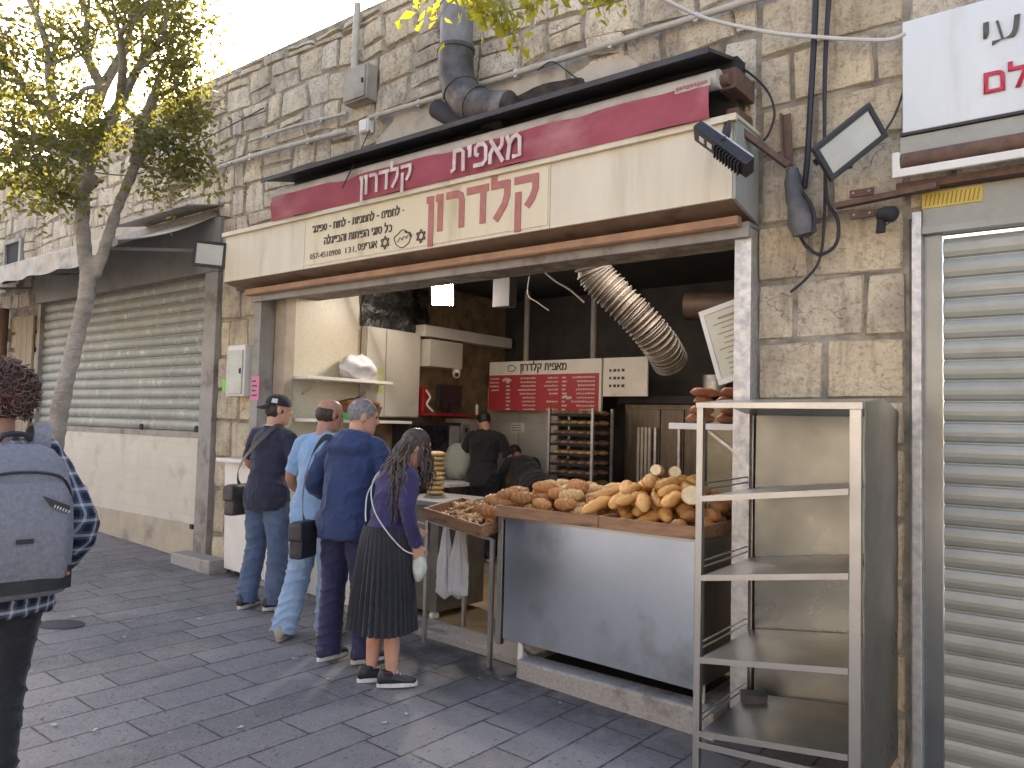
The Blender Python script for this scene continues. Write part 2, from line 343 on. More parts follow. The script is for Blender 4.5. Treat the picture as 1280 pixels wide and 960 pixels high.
def pave_mat():
    m = bpy.data.materials.new('stone_paving'); m.use_nodes = True; n = m.node_tree.nodes; l = m.node_tree.links
    b = n['Principled BSDF']
    g = n.new('ShaderNodeNewGeometry'); sp = n.new('ShaderNodeSeparateXYZ'); l.new(g.outputs['Position'], sp.inputs[0])
    cb = n.new('ShaderNodeCombineXYZ'); l.new(sp.outputs['Y'], cb.inputs['X']); l.new(sp.outputs['X'], cb.inputs['Y'])
    nz0 = n.new('ShaderNodeTexNoise'); nz0.inputs['Scale'].default_value = 3; l.new(cb.outputs[0], nz0.inputs['Vector'])
    wv = n.new('ShaderNodeVectorMath'); wv.operation = 'MULTIPLY_ADD'; wv.inputs[1].default_value = (.016, .016, 0); l.new(nz0.outputs['Color'], wv.inputs[0]); l.new(cb.outputs[0], wv.inputs[2])
    br = n.new('ShaderNodeTexBrick'); br.offset = .37; br.offset_frequency = 2; br.squash = 1.35; br.squash_frequency = 3
    br.inputs['Scale'].default_value = 1; br.inputs['Brick Width'].default_value = .58; br.inputs['Row Height'].default_value = .262
    br.inputs['Mortar Size'].default_value = .0085; br.inputs['Mortar Smooth'].default_value = .35; br.inputs['Bias'].default_value = 0
    br.inputs['Color1'].default_value = (.16, .154, .152, 1); br.inputs['Color2'].default_value = (.225, .217, .213, 1); br.inputs['Mortar'].default_value = (.035, .032, .031, 1)
    l.new(wv.outputs[0], br.inputs['Vector'])
    def noi(s, lo, hi, det=6):
        t = n.new('ShaderNodeTexNoise'); t.inputs['Scale'].default_value = s; t.inputs['Detail'].default_value = det; t.inputs['Roughness'].default_value = .65; l.new(g.outputs['Position'], t.inputs['Vector'])
        r = n.new('ShaderNodeMapRange'); r.inputs['From Min'].default_value = lo; r.inputs['From Max'].default_value = hi; l.new(t.outputs[0], r.inputs['Value']); return r.outputs[0]
    def mul(a, f, c, typ='MIX'):
        x = n.new('ShaderNodeMix'); x.data_type = 'RGBA'; x.blend_type = typ; l.new(a, x.inputs['A']); l.new(f, x.inputs['Factor']); x.inputs['B'].default_value = (*c, 1); return x.outputs['Result']
    c = mul(br.outputs['Color'], noi(1.1, .5, .78), (.10, .095, .093))
    c = mul(c, noi(6, .5, .75), (.205, .198, .196))
    c = mul(c, noi(70, .6, .74, 2), (.28, .27, .26))
    c = mul(c, noi(38, .62, .72, 2), (.04, .04, .04))
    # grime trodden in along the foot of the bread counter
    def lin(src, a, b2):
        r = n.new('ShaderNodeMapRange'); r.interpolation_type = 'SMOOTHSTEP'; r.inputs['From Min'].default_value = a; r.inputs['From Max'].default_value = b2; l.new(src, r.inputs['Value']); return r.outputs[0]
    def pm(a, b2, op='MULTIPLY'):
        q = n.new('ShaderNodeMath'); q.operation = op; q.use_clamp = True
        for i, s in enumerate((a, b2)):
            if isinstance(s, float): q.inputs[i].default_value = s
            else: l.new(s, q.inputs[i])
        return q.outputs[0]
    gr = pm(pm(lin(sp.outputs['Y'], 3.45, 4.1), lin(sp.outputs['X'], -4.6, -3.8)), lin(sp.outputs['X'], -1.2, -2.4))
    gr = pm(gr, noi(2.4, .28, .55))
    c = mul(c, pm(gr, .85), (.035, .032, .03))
    l.new(c, b.inputs['Base Color'])
    rr = n.new('ShaderNodeMapRange'); rr.inputs['To Min'].default_value = .45; rr.inputs['To Max'].default_value = .75; l.new(noi(9, .3, .7), rr.inputs['Value']); l.new(rr.outputs[0], b.inputs['Roughness'])
    h = n.new('ShaderNodeMath'); h.operation = 'MULTIPLY_ADD'; h.inputs[1].default_value = -1.2; l.new(br.outputs['Fac'], h.inputs[0]); l.new(noi(45, .2, .8, 8), h.inputs[2])
    bp = n.new('ShaderNodeBump'); bp.inputs['Strength'].default_value = .45; bp.inputs['Distance'].default_value = .012; l.new(h.outputs[0], bp.inputs['Height']); l.new(bp.outputs[0], b.inputs['Normal'])
    return m
# ================================================================ ground
g = MB(); g.add([(-160, -90, gz(-160)), (120, -90, gz(120)), (120, 120, gz(120)), (-160, 120, gz(-160))], [(0, 1, 2, 3)])
struct(g.build('pavement', pave_mat()))

# ================================================================ the old stone building
WY = 4.45
def stones(mb, x0, x1, z0, z1, ch, wr, yf, th, warp, seed, holes=(), zig=0, grid=7, gap=.012):
    r = random.Random(seed)
    def W(x, z):
        k = Vector((x*1.3+seed*3.1, z*1.7, seed)); return x+warp*noise.noise(k), z+warp*.8*noise.noise(k+Vector((17, 5, 3)))
    z = z0; row = 0
    while z < z1-.02:
        h = ch*r.uniform(.75, 1.3); z2 = min(z+h, z1)
        if z1-z2 < ch*.4: z2 = z1
        x = x0
        first = True
        while x < x1-.02:
            wd = r.uniform(*wr)*(r.uniform(.4, .9) if first else 1); first = False
            xe = min(x+wd, x1)
            if x1-xe < wr[0]*.5: xe = x1
            cells = [(x, xe, z, z2)]
            if zig and r.random() < zig: zm = z+(z2-z)*r.uniform(.35, .65); cells = [(x, xe, z, zm), (x, xe, zm, z2)]
            for (a, b, c, d) in cells:
                cxm, czm = (a+b)/2, (c+d)/2
                if any(hx0 < cxm < hx1 and hz0 < czm < hz1 for hx0, hx1, hz0, hz1 in holes): continue
                j = lambda: r.uniform(-1, 1)*warp*.22
                gp = gap*r.uniform(.6, 1.8)
                q = [(a+gp+j(), c+gp+j()), (b-gp+j(), c+gp+j()), (b-gp+j(), d-gp+j()), (a+gp+j(), d-gp+j())]
                q = [W(*p) for p in q]
                q = [(max(x0+.004, min(x1-.004, p[0])), max(z0+.004, min(z1-.004, p[1]))) for p in q]
                pr = th*r.uniform(.55, 1.15); vs = []; n_ = grid; sx, sz = r.uniform(-.012, .012), r.uniform(-.012, .012); off = r.uniform(0, 50)
                for jj in range(n_+1):
                    for ii in range(n_+1):
                        u, v = ii/n_, jj/n_
                        u = .5-.5*math.cos(math.pi*u) if True else u; v = .5-.5*math.cos(math.pi*v)
                        bx = (q[0][0]*(1-u)+q[1][0]*u)*(1-v)+(q[3][0]*(1-u)+q[2][0]*u)*v
                        bz = (q[0][1]*(1-u)+q[1][1]*u)*(1-v)+(q[3][1]*(1-u)+q[2][1]*u)*v
                        e = min(u, 1-u, v, 1-v); edge = ii in (0, n_) or jj in (0, n_)
                        corner = (u < .12 or u > .88) and (v < .12 or v > .88)
                        y = yf+.02 if edge else yf-pr*(.72 if corner else 1)*min(1, .72+e*3.5)+(u-.5)*sx+(v-.5)*sz+.014*noise.noise(Vector((bx*8, bz*8, off)))+.005*noise.noise(Vector((bx*30, bz*30, off)))
                        if edge: bx += .008*noise.noise(Vector((bx*14, bz*14, off))); bz += .008*noise.noise(Vector((bx*14, bz*14, off+9)))
                        vs.append((bx, y, bz))
                w_ = n_+1
                mb.add(vs, [(J*w_+I, J*w_+I+1, (J+1)*w_+I+1, (J+1)*w_+I) for J in range(n_) for I in range(n_)], True)
            x = xe
        z = z2; row += 1
bld = thing('stone_building', 'long old rubble stone building with a row of shop openings at street level', 'building', (-6, 4.5, 0))
b = MB()
for x0, x1, z0, z1 in [(-26, -11.95, -1, 5.15), (-11.95, -7.38, 3.0, 5.15), (-7.38, -6.62, -1, 5.15), (-6.62, -1.72, 2.69, 5.15), (-1.72, -.9, -1, 5.15), (-.9, 2.3, 2.62, 5.15), (2.3, 7, -1, 5.15)]:
    b.bb(x0, x1, WY+.02, WY+.5, z0, z1)
b.build('mortar_core', M_mortar, bld)
s = MB()
stones(s, -25.9, -11.95, -.2, 2.9, .3, (.3, .6), WY+.02, .035, .06, 3)
stones(s, -25.9, -1.72, 3.0, 5.12, .27, (.2, .52), WY+.02, .028, .085, 4, holes=[(-12.2, -7.38, 2.9, 3.6), (-5.0, -3.1, 3.3, 4.12), (-13.4, -12.7, 3.35, 4.05), (-10.5, -8.9, 3.25, 3.85)], zig=.34, gap=.007)
s.build('rubble_facing', M_stone, bld)
s = MB()
stones(s, -7.37, -6.63, -.05, 2.98, .34, (.3, .46), WY+.02, .028, .04, 5, gap=.005)
s.build('ashlar_facing', M_pier, bld)
s = MB()
stones(s, -1.71, -.905, -.25, 5.12, .31, (.3, .52), WY+.02, .024, .03, 12, gap=.004)
stones(s, -.905, 6.9, 2.65, 5.12, .34, (.35, .6), WY+.02, .024, .03, 9, gap=.004)
s.build('ashlar_facing', M_pier, bld)
# patches of old render smeared over the masonry
def patch(mb, x0, x1, z0, z1, seed, y):
    n_ = 28; c = ((x0+x1)/2, (z0+z1)/2); vs = [(c[0], y-.02, c[1])]
    for ring, (k, yy) in enumerate(((.5, y-.02), (.92, y-.014), (1, y+.03))):
        for i in range(n_):
            t = 2*math.pi*i/n_; cx = abs(math.cos(t))**.6*math.copysign(1, math.cos(t)); sz = abs(math.sin(t))**.6*math.copysign(1, math.sin(t))
            q = k*(1+.22*noise.noise(Vector((math.cos(t)*2, math.sin(t)*2, seed))))
            vs.append((c[0]+cx*q*(x1-x0)/2, yy+.006*noise.noise(Vector((i, ring, seed))), c[1]+sz*q*(z1-z0)/2))
    f = [(0, 1+i, 1+(i+1) % n_) for i in range(n_)]
    for r_ in range(2):
        f += [(1+r_*n_+i, 1+(r_+1)*n_+i, 1+(r_+1)*n_+(i+1) % n_, 1+r_*n_+(i+1) % n_) for i in range(n_)]
    mb.add(vs, f, True)
for a in ((-5.05, -3.05, 3.3, 4.15, 1, WY), (-10.6, -8.8, 3.2, 3.9, 2, WY), (-3.1, -2.5, 3.62, 4.0, 4, WY)):
    s = MB(); patch(s, *a); s.build('render_patch', M_plaster, bld)
b = MB(); b.bb(-26, 7, WY+.5, 14, 5.0, 5.1); b.build('roof', M_grey, bld)
# weeds and rubble along the top edge
s = MB(); r = random.Random(5)
for i in range(150):
    x = r.uniform(-16, -1); p = Vector((x, WY+r.uniform(0, .2), 5.12)); a = r.uniform(-.12, .12); h = r.uniform(.04, .2)
    s.tube([p, p+Vector((a*.5, -.02, h*.6)), p+Vector((a, -.05, h))], [.006, .005, .002], 4)
o = s.build('wall_top_weeds', M_brass); tag(o, 'thin dry weeds growing along the top edge of the stone wall', 'weeds', kind='stuff')
wn = MB(); wn.bb(-13.3, -12.78, WY+.005, WY+.016, 3.4, 4.0); w_o = wn.build('window', M_dark, bld)  # dark inset panel stands in for the unlit room behind
fr = MB()
for a in ((-13.36, -13.3, 3.36, 4.04), (-12.78, -12.7, 3.36, 4.04), (-13.3, -12.78, 4.0, 4.06), (-13.3, -12.78, 3.32, 3.4)): fr.bb(a[0], a[1], WY-.03, WY+.02, a[2], a[3])
fr.build('window_frame', M_frame, w_o, bevel=.006)
# scorched hole over the awning
M_scorch = mat('scorched_stone', (.03, .022, .017), (.07, .05, .035), 12, .95, bump=.5)
s = MB(); n_ = 30; ctr = onY(672, 122, WY-.03); vs = [ctr+Vector((0, .01, 0))]
for i in range(n_):
    t = 2*math.pi*i/n_; q = 1+.3*noise.noise(Vector((math.cos(t)*1.6, math.sin(t)*1.6, 3.3))); vs.append(ctr+Vector((math.cos(t)*.4*q, 0, math.sin(t)*.085*q)))
for i in range(n_):
    v = vs[1+i]; vs.append(ctr+(v-ctr)*1.1+Vector((0, .05, 0)))
s.add(vs, [(0, 1+i, 1+(i+1) % n_) for i in range(n_)]+[(1+i, 1+n_+i, 1+n_+(i+1) % n_, 1+(i+1) % n_) for i in range(n_)], True)
s.build('scorch_patch', M_scorch, bld)

# opposite side of the street: only ever seen mirrored in the steel and shutters
ob = thing('sunlit_building', 'sunlit pale stone house across the street, mirrored in the polished steel shutter', 'building', (-2, -9, 0))
M_sunst = mat('sunlit_stone', (.46, .425, .37), (.38, .35, .30), 3, .9)
b = MB(); b.bb(-26, 22, -10, -9, -2, 6.5); b.build('wall', M_sunst, ob)
for i in range(16):
    for j in range(2):
        x = -24+i*2.9; z = .6+j*3
        wb = MB(); wb.bb(x, x+1, -8.995, -8.95, z, z+1.8); wo = wb.build('window', M_dark, ob)
        fb = MB()
        for a in ((x-.1, x, z-.1, z+1.9), (x+1, x+1.1, z-.1, z+1.9), (x, x+1, z+1.8, z+1.9), (x, x+1, z-.1, z), (x+.47, x+.53, z, z+1.8)): fb.bb(a[0], a[1], -8.99, -8.9, a[2], a[3])
        fb.build('window_frame', M_white, wo)

# ================================================================ bakery room
BL, BR, BB = -6.45, -1.75, 8.0
fl = MB(); fl.add([(BL-.1, 4.52, gz(BL)+.05), (BR+.1, 4.52, gz(BR)+.05), (BR+.1, BB+.1, gz(BR)+.05), (BL-.1, BB+.1, gz(BL)+.05)], [(0, 1, 2, 3)])
M_floor = mat('bakery_floor', (.30, .22, .13), (.2, .145, .085), 5, .5, c3=(.1, .08, .06), c3s=3)
struct(fl.build('floor', M_floor))
b = MB(); b.hexa([(-6.62, 4.36, gz(-6.6)-.2), (-1.72, 4.36, gz(-1.7)-.2), (-1.72, 4.62, gz(-1.7)-.2), (-6.62, 4.62, gz(-6.6)-.2), (-6.62, 4.36, gz(-6.6)+.055), (-1.72, 4.36, gz(-1.7)+.055), (-1.72, 4.62, gz(-1.7)+.055), (-6.62, 4.62, gz(-6.6)+.055)])
struct(b.build('threshold', M_concrete, bevel=.01))
b = MB(); b.bb(BL-.1, BL, 4.95, BB, -.3, 3.1); struct(b.build('wall_side', mat('brown_stone_wall', (.27, .19, .115), (.16, .105, .06), 7, .9, bump=.6, bsc=16)))
b = MB(); b.bb(BL-.17, BL+.02, 4.6, 5.52, -.3, 3.0); struct(b.build('tiled_wall', M_tile))
b = MB(); b.bb(BR, BR+.1, 4.95, BB, -.3, 3.1); struct(b.build('wall_side.001', mat('dingy_wall', (.3, .27, .2), (.2, .17, .12), 5, .8)))
b = MB(); b.bb(BL, BR, BB, BB+.1, -.3, 3.1); struct(b.build('wall_back', mat('near_black_wall', (.05, .045, .04), (.03, .027, .025), 4, .8)))
b = MB(); b.bb(BL-.1, BR+.1, 4.62, BB+.1, 3.1, 3.2); struct(b.build('ceiling', mat('near_black_ceiling', (.035, .035, .038), (.022, .022, .024), 4, .7)))  # ceiling and back wall are near-black all over
# ================================================================ bakery front: frame, sign box, rolled awning
sf = thing('shutter_frame', 'galvanised steel roller shutter frame round the open bakery front', 'shutter frame', (-4.2, 4.4, 0))
for nm, x0, x1, mm in (('rail', -6.62, -6.5, M_frame), ('rail', -1.80, -1.70, M_galv)):
    b = MB(); z0 = gz(x0)+.05
    b.bb(x0, x1, 4.34, 4.365, z0, 2.66); b.bb(x0, x0+.025, 4.365, 4.5, z0, 2.66); b.bb(x1-.025, x1, 4.365, 4.5, z0, 2.66); b.bb(x0+.025, x1-.025, 4.44, 4.45, z0, 2.66)
    b.build(nm, mm, sf, bevel=.003)
b = MB(); b.bb(-6.5, -6.33, 4.5, 4.62, gz(-6.4)+.06, 2.66); b.build('door_post', mat('pale_brown_post', (.42, .35, .27), (.33, .27, .2), 6, .6), sf, bevel=.01)
b = MB(); b.bb(-6.62, -1.70, 4.30, 4.338, 2.60, 2.69); b.bb(-6.62, -1.70, 4.338, 4.44, 2.665, 2.69)
b.build('lintel', M_frame, sf, bevel=.004)
b = MB(); b.bb(-6.62, -1.74, 4.235, 4.295, 2.655, 2.715); b.bb(-6.62, -1.74, 4.22, 4.235, 2.66, 2.675); b.build('bottom_bar', M_orange, sf, bevel=.006)

sg = thing('shop_sign', 'long cream sign box over the bakery counter with big red Hebrew letters', 'sign', (-4.2, 4.1, 2.78))
SX0, SX1 = -6.76, -1.72
b = MB()
for x0, x1 in ((SX0, -5.545), (-5.54, -2.962), (-2.958, SX1)): b.bb(x0, x1, 4.10, 4.12, 2.775, 3.215)
b.build('face_panel', M_cream, sg, bevel=.002)
b = MB(); b.hexa([(SX0, 4.122, 2.775), (SX1, 4.122, 2.775), (SX1, 4.44, 2.72), (SX0, 4.44, 2.72), (SX0, 4.122, 3.21), (SX1, 4.122, 3.21), (SX1, 4.44, 3.21), (SX0, 4.44, 3.21)])
b.build('box_body', M_soffit, sg)
for x in (SX0-.012, SX1+.012):
    b = MB(); b.hexa([(x-.01, 4.1, 2.77), (x+.01, 4.1, 2.77), (x+.01, 4.44, 2.70), (x-.01, 4.44, 2.70), (x-.01, 4.1, 3.22), (x+.01, 4.1, 3.22), (x+.01, 4.44, 3.22), (x-.01, 4.44, 3.22)])
    b.build('end_panel', M_creamside, sg, bevel=.003)
b = MB(); b.bb(SX0-.03, SX1+.03, 4.07, 4.10, 3.205, 3.245); b.bb(SX0-.03, SX1+.03, 4.10, 4.44, 3.222, 3.245); b.build('top_flashing', M_cream, sg, bevel=.004)
b = MB(); b.bb(-5.50, -2.975, 4.094, 4.099, 2.80, 3.19); b.build('lettered_panel', mat('yellowed_vinyl', (.68, .585, .40), (.62, .53, .35), 2, .4, c3=(.5, .4, .24), c3s=2, stretch=(2, 1, .4)), sg)
fy = 4.094
HEB = {'ן': (.36, [[(.19, 1.0), (.19, -.36)], [(.02, .91), (.19, .91)]]), 'ו': (.36, [[(.17, 1.0), (.17, 0)], [(.0, .91), (.17, .91)]]), 'ר': (.74, [[(.02, .91), (.42, .91), (.53, .86), (.575, .72), (.575, 0)]]), 'ד': (.82, [[(.0, .91), (.74, .91)], [(.56, .91), (.56, 0)]]), 'ל': (.72, [[(.09, 1.36), (.09, .91)], [(.0, .905), (.56, .905)], [(.52, .98), (.52, .62), (.44, .38), (.16, .02)]]), 'ק': (.8, [[(.02, .91), (.74, .91)], [(.67, .98), (.67, .62), (.58, .42), (.42, .22)], [(.15, .62), (.15, -.36)]]),
       'מ': (.88, [[(.06, .98), (.2, .62), (.13, 0)], [(.18, .6), (.36, .85), (.55, .92), (.70, .78), (.72, .09), (.36, .09)]]), 'א': (.86, [[(.08, 1.0), (.76, 0)], [(.70, 1.0), (.68, .68), (.48, .46)], [(.26, .66), (.10, .4), (.10, 0)]]), 'פ': (.82, [[(.30, .48), (.14, .55), (.13, .80), (.26, .92), (.54, .91), (.68, .74), (.68, .24), (.54, .09), (.04, .09)]]), 'י': (.34, [[(.17, 1.0), (.16, .5)], [(.02, .91), (.17, .91)]]), 'ת': (.88, [[(.14, .91), (.54, .91), (.68, .80), (.70, 0)], [(.2, .91), (.2, .15), (.02, .08)]]), 'ח': (.84, [[(.02, .91), (.54, .91), (.68, .8), (.68, 0)], [(.16, .91), (.16, 0)]]), 'ם': (.84, [[(.14, .91), (.66, .91), (.68, .09), (.14, .09), (.14, .85)]]), 'נ': (.58, [[(.08, .91), (.36, .91), (.42, .8), (.42, .09)], [(.5, .09), (.02, .09)]]), 'ס': (.84, [[(.12, .91), (.58, .91), (.69, .6), (.6, .22), (.4, .07), (.2, .22), (.12, .55), (.14, .85)]]), 'ג': (.58, [[(.1, .91), (.36, .91), (.40, .6), (.44, 0)], [(.40, .45), (.06, .02)]]), 'כ': (.74, [[(.06, .91), (.4, .91), (.58, .72), (.58, .28), (.4, .09), (.06, .09)]]), 'ה': (.84, [[(.02, .91), (.54, .91), (.68, .8), (.68, 0)], [(.16, .58), (.16, 0)]]), 'ב': (.80, [[(.06, .91), (.4, .91), (.56, .75), (.56, .09)], [(.7, .09), (.02, .09)]]), '-': (.5, [[(.06, .5), (.40, .5)]]), '·': (.4, [[(.1, .5), (.24, .5)]]), '׳': (.24, [[(.12, 1.02), (.08, .76)]]), ' ': (.42, [])}
def heb(s_): return [HEB[ch] for ch in s_[::-1]]
def strokes(name, letters, o, ht, th, m, parent, lift=.003):
    """bold stroke-built letters, laid out left to right from o"""
    x = 0; o = Vector(o); lets = []
    for w_, ps in letters:
        mb = MB(); k = 0
        for poly in ps:
            poly = [(x+p[0]*ht, p[1]*ht) for p in poly]
            h = th*ht/2; L = []; Rr = []; n_ = len(poly)
            for i in range(n_):
                a = Vector(poly[max(i-1, 0)]); b = Vector(poly[min(i+1, n_-1)]); d = (b-a).normalized(); p = Vector(poly[i]); q = Vector((-d.y, d.x))*h
                L.append(p+q); Rr.append(p-q)
            pts = L+Rr[::-1]; y = -lift-.0006*k; k += 1
            F = [o+Vector((p.x, y-.003, p.y)) for p in pts]; Bk = [o+Vector((p.x, -.0005, p.y)) for p in pts]; N_ = len(pts)
            fs = [(i, i+1, N_-2-i, N_-1-i) for i in range(n_-1)]+[(N_+N_-1-i, N_+N_-2-i, N_+i+1, N_+i) for i in range(n_-1)]+[(i, N_+i, N_+(i+1) % N_, (i+1) % N_) for i in range(N_)]
            mb.add(F+Bk, fs)
        if ps: mb.build(name, m, parent)
        x += w_*ht
T_ = .19
strokes('letter', heb('קלדרון'), (-4.085, fy, 2.885), .275, T_, M_redletter, sg)
strokes('small_letter', heb('· לחמים - לחמניות - לחוח - ספינג׳'), (-5.43, fy, 3.07), .058, .17, M_ink, sg)
strokes('small_letter', heb('כל סוגי הפיתות והבייגלה'), (-5.27, fy, 2.95), .060, .17, M_ink, sg)
text('small_lettering', '057-4510900', (-5.45, fy, 2.845), X_, Z_, .068, M_ink, sg, bold=0, width=.40, th=.002, rtl=False)
text('small_lettering', '131,', (-4.99, fy, 2.845), X_, Z_, .068, M_ink, sg, bold=0, width=.14, th=.002, rtl=False)
strokes('small_letter', heb('אגריפס'), (-4.84, fy, 2.848), .055, .14, M_ink, sg)
def star(mb, c, r):
    for k in range(2):
        P = [c+Vector((math.sin(t)*r, 0, math.cos(t)*r)) for t in (k*math.pi+2*math.pi*i/3 for i in range(3))]
        for i in range(3): mb.bar(P[i]+Vector((0, -.002*k, 0)), P[(i+1) % 3]+Vector((0, -.002*k, 0)), .009, .003, up=(0, 1, 0))
for cx in (-4.52, -4.13):
    b = MB(); star(b, Vector((cx, fy-.004, 2.875)), .052); b.build('star_emblem', M_ink, sg)
b = MB(); r_ = random.Random(3)
loop = [Vector((-4.325+.09*math.cos(t)*(1+.1*math.sin(5*t)), fy-.004, 2.88+.062*math.sin(t)*(1+.12*math.cos(4*t)))) for t in [2*math.pi*i/26 for i in range(27)]]
b.tube(loop, .0035, 5)
for k in range(3): b.tube([Vector((-4.38+.045*k, fy-.004, 2.86+.012*k)), Vector((-4.355+.045*k, fy-.004, 2.893+.005*k)), Vector((-4.325+.045*k, fy-.004, 2.87+.008*k))], .003, 5)
b.tube([Vector((-4.30, fy-.004, 2.93)), Vector((-4.25, fy-.004, 2.915)), Vector((-4.235, fy-.004, 2.88))], .008, 6)
b.build('bread_emblem', M_ink, sg)

aw = thing('rolled_awning', 'rolled up maroon shop awning with faded white Hebrew lettering above the cream sign', 'awning', (-4, 4.1, 3.25))
HX0, HX1 = -6.0, -1.8
b = MB()
b.sheet(lambda u, v: (HX0+(HX1-HX0)*u, 4.42-.46*v, 3.70-.11*v+.006*math.sin(u*37)), 40, 3, .02)
b.bb(HX0, HX1, 3.945, 3.958, 3.565, 3.60)
b.build('hood', mat('sooty_hood_sheet', (.03, .028, .027), (.055, .052, .05), 5, .55), aw)
b = MB(); b.bb(HX0, HX1+.02, 4.30, 4.42, 3.30, 3.68); b.build('back_plate', M_dark, aw)
b = MB(); b.tube([(HX0, 4.11, 3.475), (HX1, 4.11, 3.475)], .055, 18); b.build('roll', M_palefab, aw)
b = MB()
def fab(u, v):
    x = HX0+.02+(HX1-HX0-.06)*u; z = 3.455-.215*v
    return (x, 4.06-.012*math.sin(v*3)+.010*math.sin(x*5.1+v*2)*v+.006*math.sin(x*11+3*v)+.012*N((x*1.5, v*2, 4)), z)
b.sheet(fab, 110, 8, .005); b.build('valance', M_maroon, aw)
strokes('letter', heb('קלדרון'), (-4.76, 4.020, 3.262), .155, .17, M_letter, aw)
strokes('letter', heb('מאפית'), (-3.78, 4.020, 3.262), .172, .17, M_letter, aw)
b = MB(); b.bb(-2.05, -1.83, 4.045, 4.05, 3.425, 3.47); b.build('maker_label', M_palefab, aw)
b = MB()
for i in range(9): b.bb(-2.04+.022*i, -2.026+.022*i, 4.038, 4.042, 3.435+.004*(i % 3), 3.458)
b.build('label_print', M_redletter, aw)
b = MB(); b.bb(HX1-.02, HX1+.08, 4.14, 4.42, 3.42, 3.54); b.tube([(HX1-.03, 4.13, 3.47), (HX1+.05, 4.13, 3.47)], .035, 10); b.bb(HX1, HX1+.07, 4.2, 4.42, 3.28, 3.33); b.build('end_bracket', M_rust, aw, bevel=.004)

# ---------------------------------------------------------------- flue, pipes, boxes and cables on the wall
fd = thing('exhaust_flue', 'sooty metal exhaust flue with an elbow coming down the wall behind the awning', 'flue', (-3.9, 4.25, 3.8))
M_flue = mat('sooty_metal', (.12, .105, .09), (.05, .043, .038), 7, .55, .4, bump=.08, c3=(.22, .19, .16), c3s=3)
M_flue2 = mat('weathered_zinc', (.22, .21, .20), (.14, .135, .13), 7, .6, .2, bump=.05, c3=(.3, .28, .25), c3s=4)
b = MB(); b.tube([(-3.96, 4.22, 5.7), (-3.95, 4.22, 4.27)], .125, 20); b.build('upper_pipe', M_flue2, fd)
b = MB(); b.tube(cat([(-3.95, 4.22, 4.30), (-3.94, 4.22, 4.1), (-3.84, 4.22, 3.90), (-3.66, 4.24, 3.78), (-3.45, 4.26, 3.73)], 4), .135, 20); b.build('elbow', M_flue, fd)
for p, q in (((-3.95, 4.22, 4.275), (-3.95, 4.22, 4.305)), ((-3.90, 4.22, 3.985), (-3.885, 4.22, 3.96)), ((-3.76, 4.23, 3.835), (-3.735, 4.23, 3.82))):
    b = MB(); b.tube([p, q], .143, 20); b.build('joint_ring', M_flue, fd)
b = MB(); b.tube([(-4.21, 4.3, 3.93), (-3.85, 4.27, 3.70)], .075, 14); b.build('stub_pipe', M_dark, fd)
def pipe(name, label, pts, r_, m, cat_, clips=0, sm=4, group=None):
    t = thing(name, label, cat_, Vector(pts[0]), group=group)
    P = cat(pts, sm) if sm else [Vector(p) for p in pts]
    b = MB(); b.tube(P, r_, 10); b.build('run', m, t)
    for i in range(clips):
        q = P[int((i+.5)/clips*(len(P)-1))]; b = MB(); b.box(q+Vector((0, r_*.6, 0)), (.03, r_*2.2, r_*2.7)); b.build('clip', M_galv, t, bevel=.003)
    return t
pipe('water_pipe', 'long pale wall pipe running right from the small white junction box', [(-5.10, 4.385, 4.09), (-4.5, 4.385, 4.075), (-3.74, 4.385, 4.06), (-2.7, 4.385, 4.05), (-1.60, 4.385, 4.035)], .022, M_pipe, 'pipe', 6)
pipe('water_pipe', 'long pale wall pipe left of the small white junction box', [(-8.8, 4.385, 4.08), (-7.6, 4.385, 4.09), (-6.6, 4.385, 4.085), (-5.38, 4.385, 4.035)], .024, M_pipe, 'pipe', 4)
pipe('water_pipe', 'short thin pale pipe just above the longer left wall pipe', [(-6.9, 4.39, 4.26), (-6.2, 4.39, 4.25), (-5.40, 4.39, 4.20)], .016, M_pipe, 'pipe', 2)
pipe('downpipe', 'vertical pale pipe dropping from the wall top into a grey electrical box', [(-5.30, 4.38, 5.16), (-5.31, 4.38, 4.9), (-5.31, 4.38, 4.56)], .03, M_pipe, 'pipe', 2)
M_box = mat('dusty_box_paint', (.36, .32, .26), (.27, .24, .195), 6, .65, c3=(.18, .15, .12), c3s=5)
t = thing('electrical_box', 'grey metal electrical box on the rubble wall above the pipes', 'electrical box', (-5.22, 4.4, 4.22))
b = MB(); b.bb(-5.37, -5.07, 4.32, 4.44, 4.24, 4.55); b.build('housing', M_box, t, bevel=.01)
b = MB(); b.bb(-5.355, -5.085, 4.302, 4.318, 4.255, 4.535); dr = b.build('door', M_box, t, bevel=.005)
b = MB(); b.bb(-5.11, -5.095, 4.29, 4.302, 4.37, 4.41); b.build('latch', M_dark, dr)
t = thing('junction_box', 'small white junction box at the end of the long wall pipe', 'junction box', (-5.15, 4.4, 4.0))
b = MB(); b.bb(-5.20, -5.085, 4.36, 4.43, 3.965, 4.08); b.build('body', M_white, t, bevel=.008)
b = MB(); b.bb(-5.19, -5.095, 4.35, 4.36, 3.975, 4.07); b.build('lid', M_white, t, bevel=.006)
def cable(label, pts, r_, m=None, sm=6, name='cable', group=None):
    b = MB(); b.tube(cat(pts, sm), r_, 7); o = b.build(name, m or M_cable); tag(o, label, 'cable', group); return o
W_ = lambda px, py, y=4.39: onY(px, py, y)
cable('white cable sagging across the top of the wall towards the white sign board', [W_(800, -12, 4.0), W_(832, 0, 4.05), W_(880, 22, 4.2), W_(960, 40, 4.33), W_(1030, 47, 4.35), W_(1105, 50, 4.36), W_(1132, 42, 4.36)], .011, M_wcable)
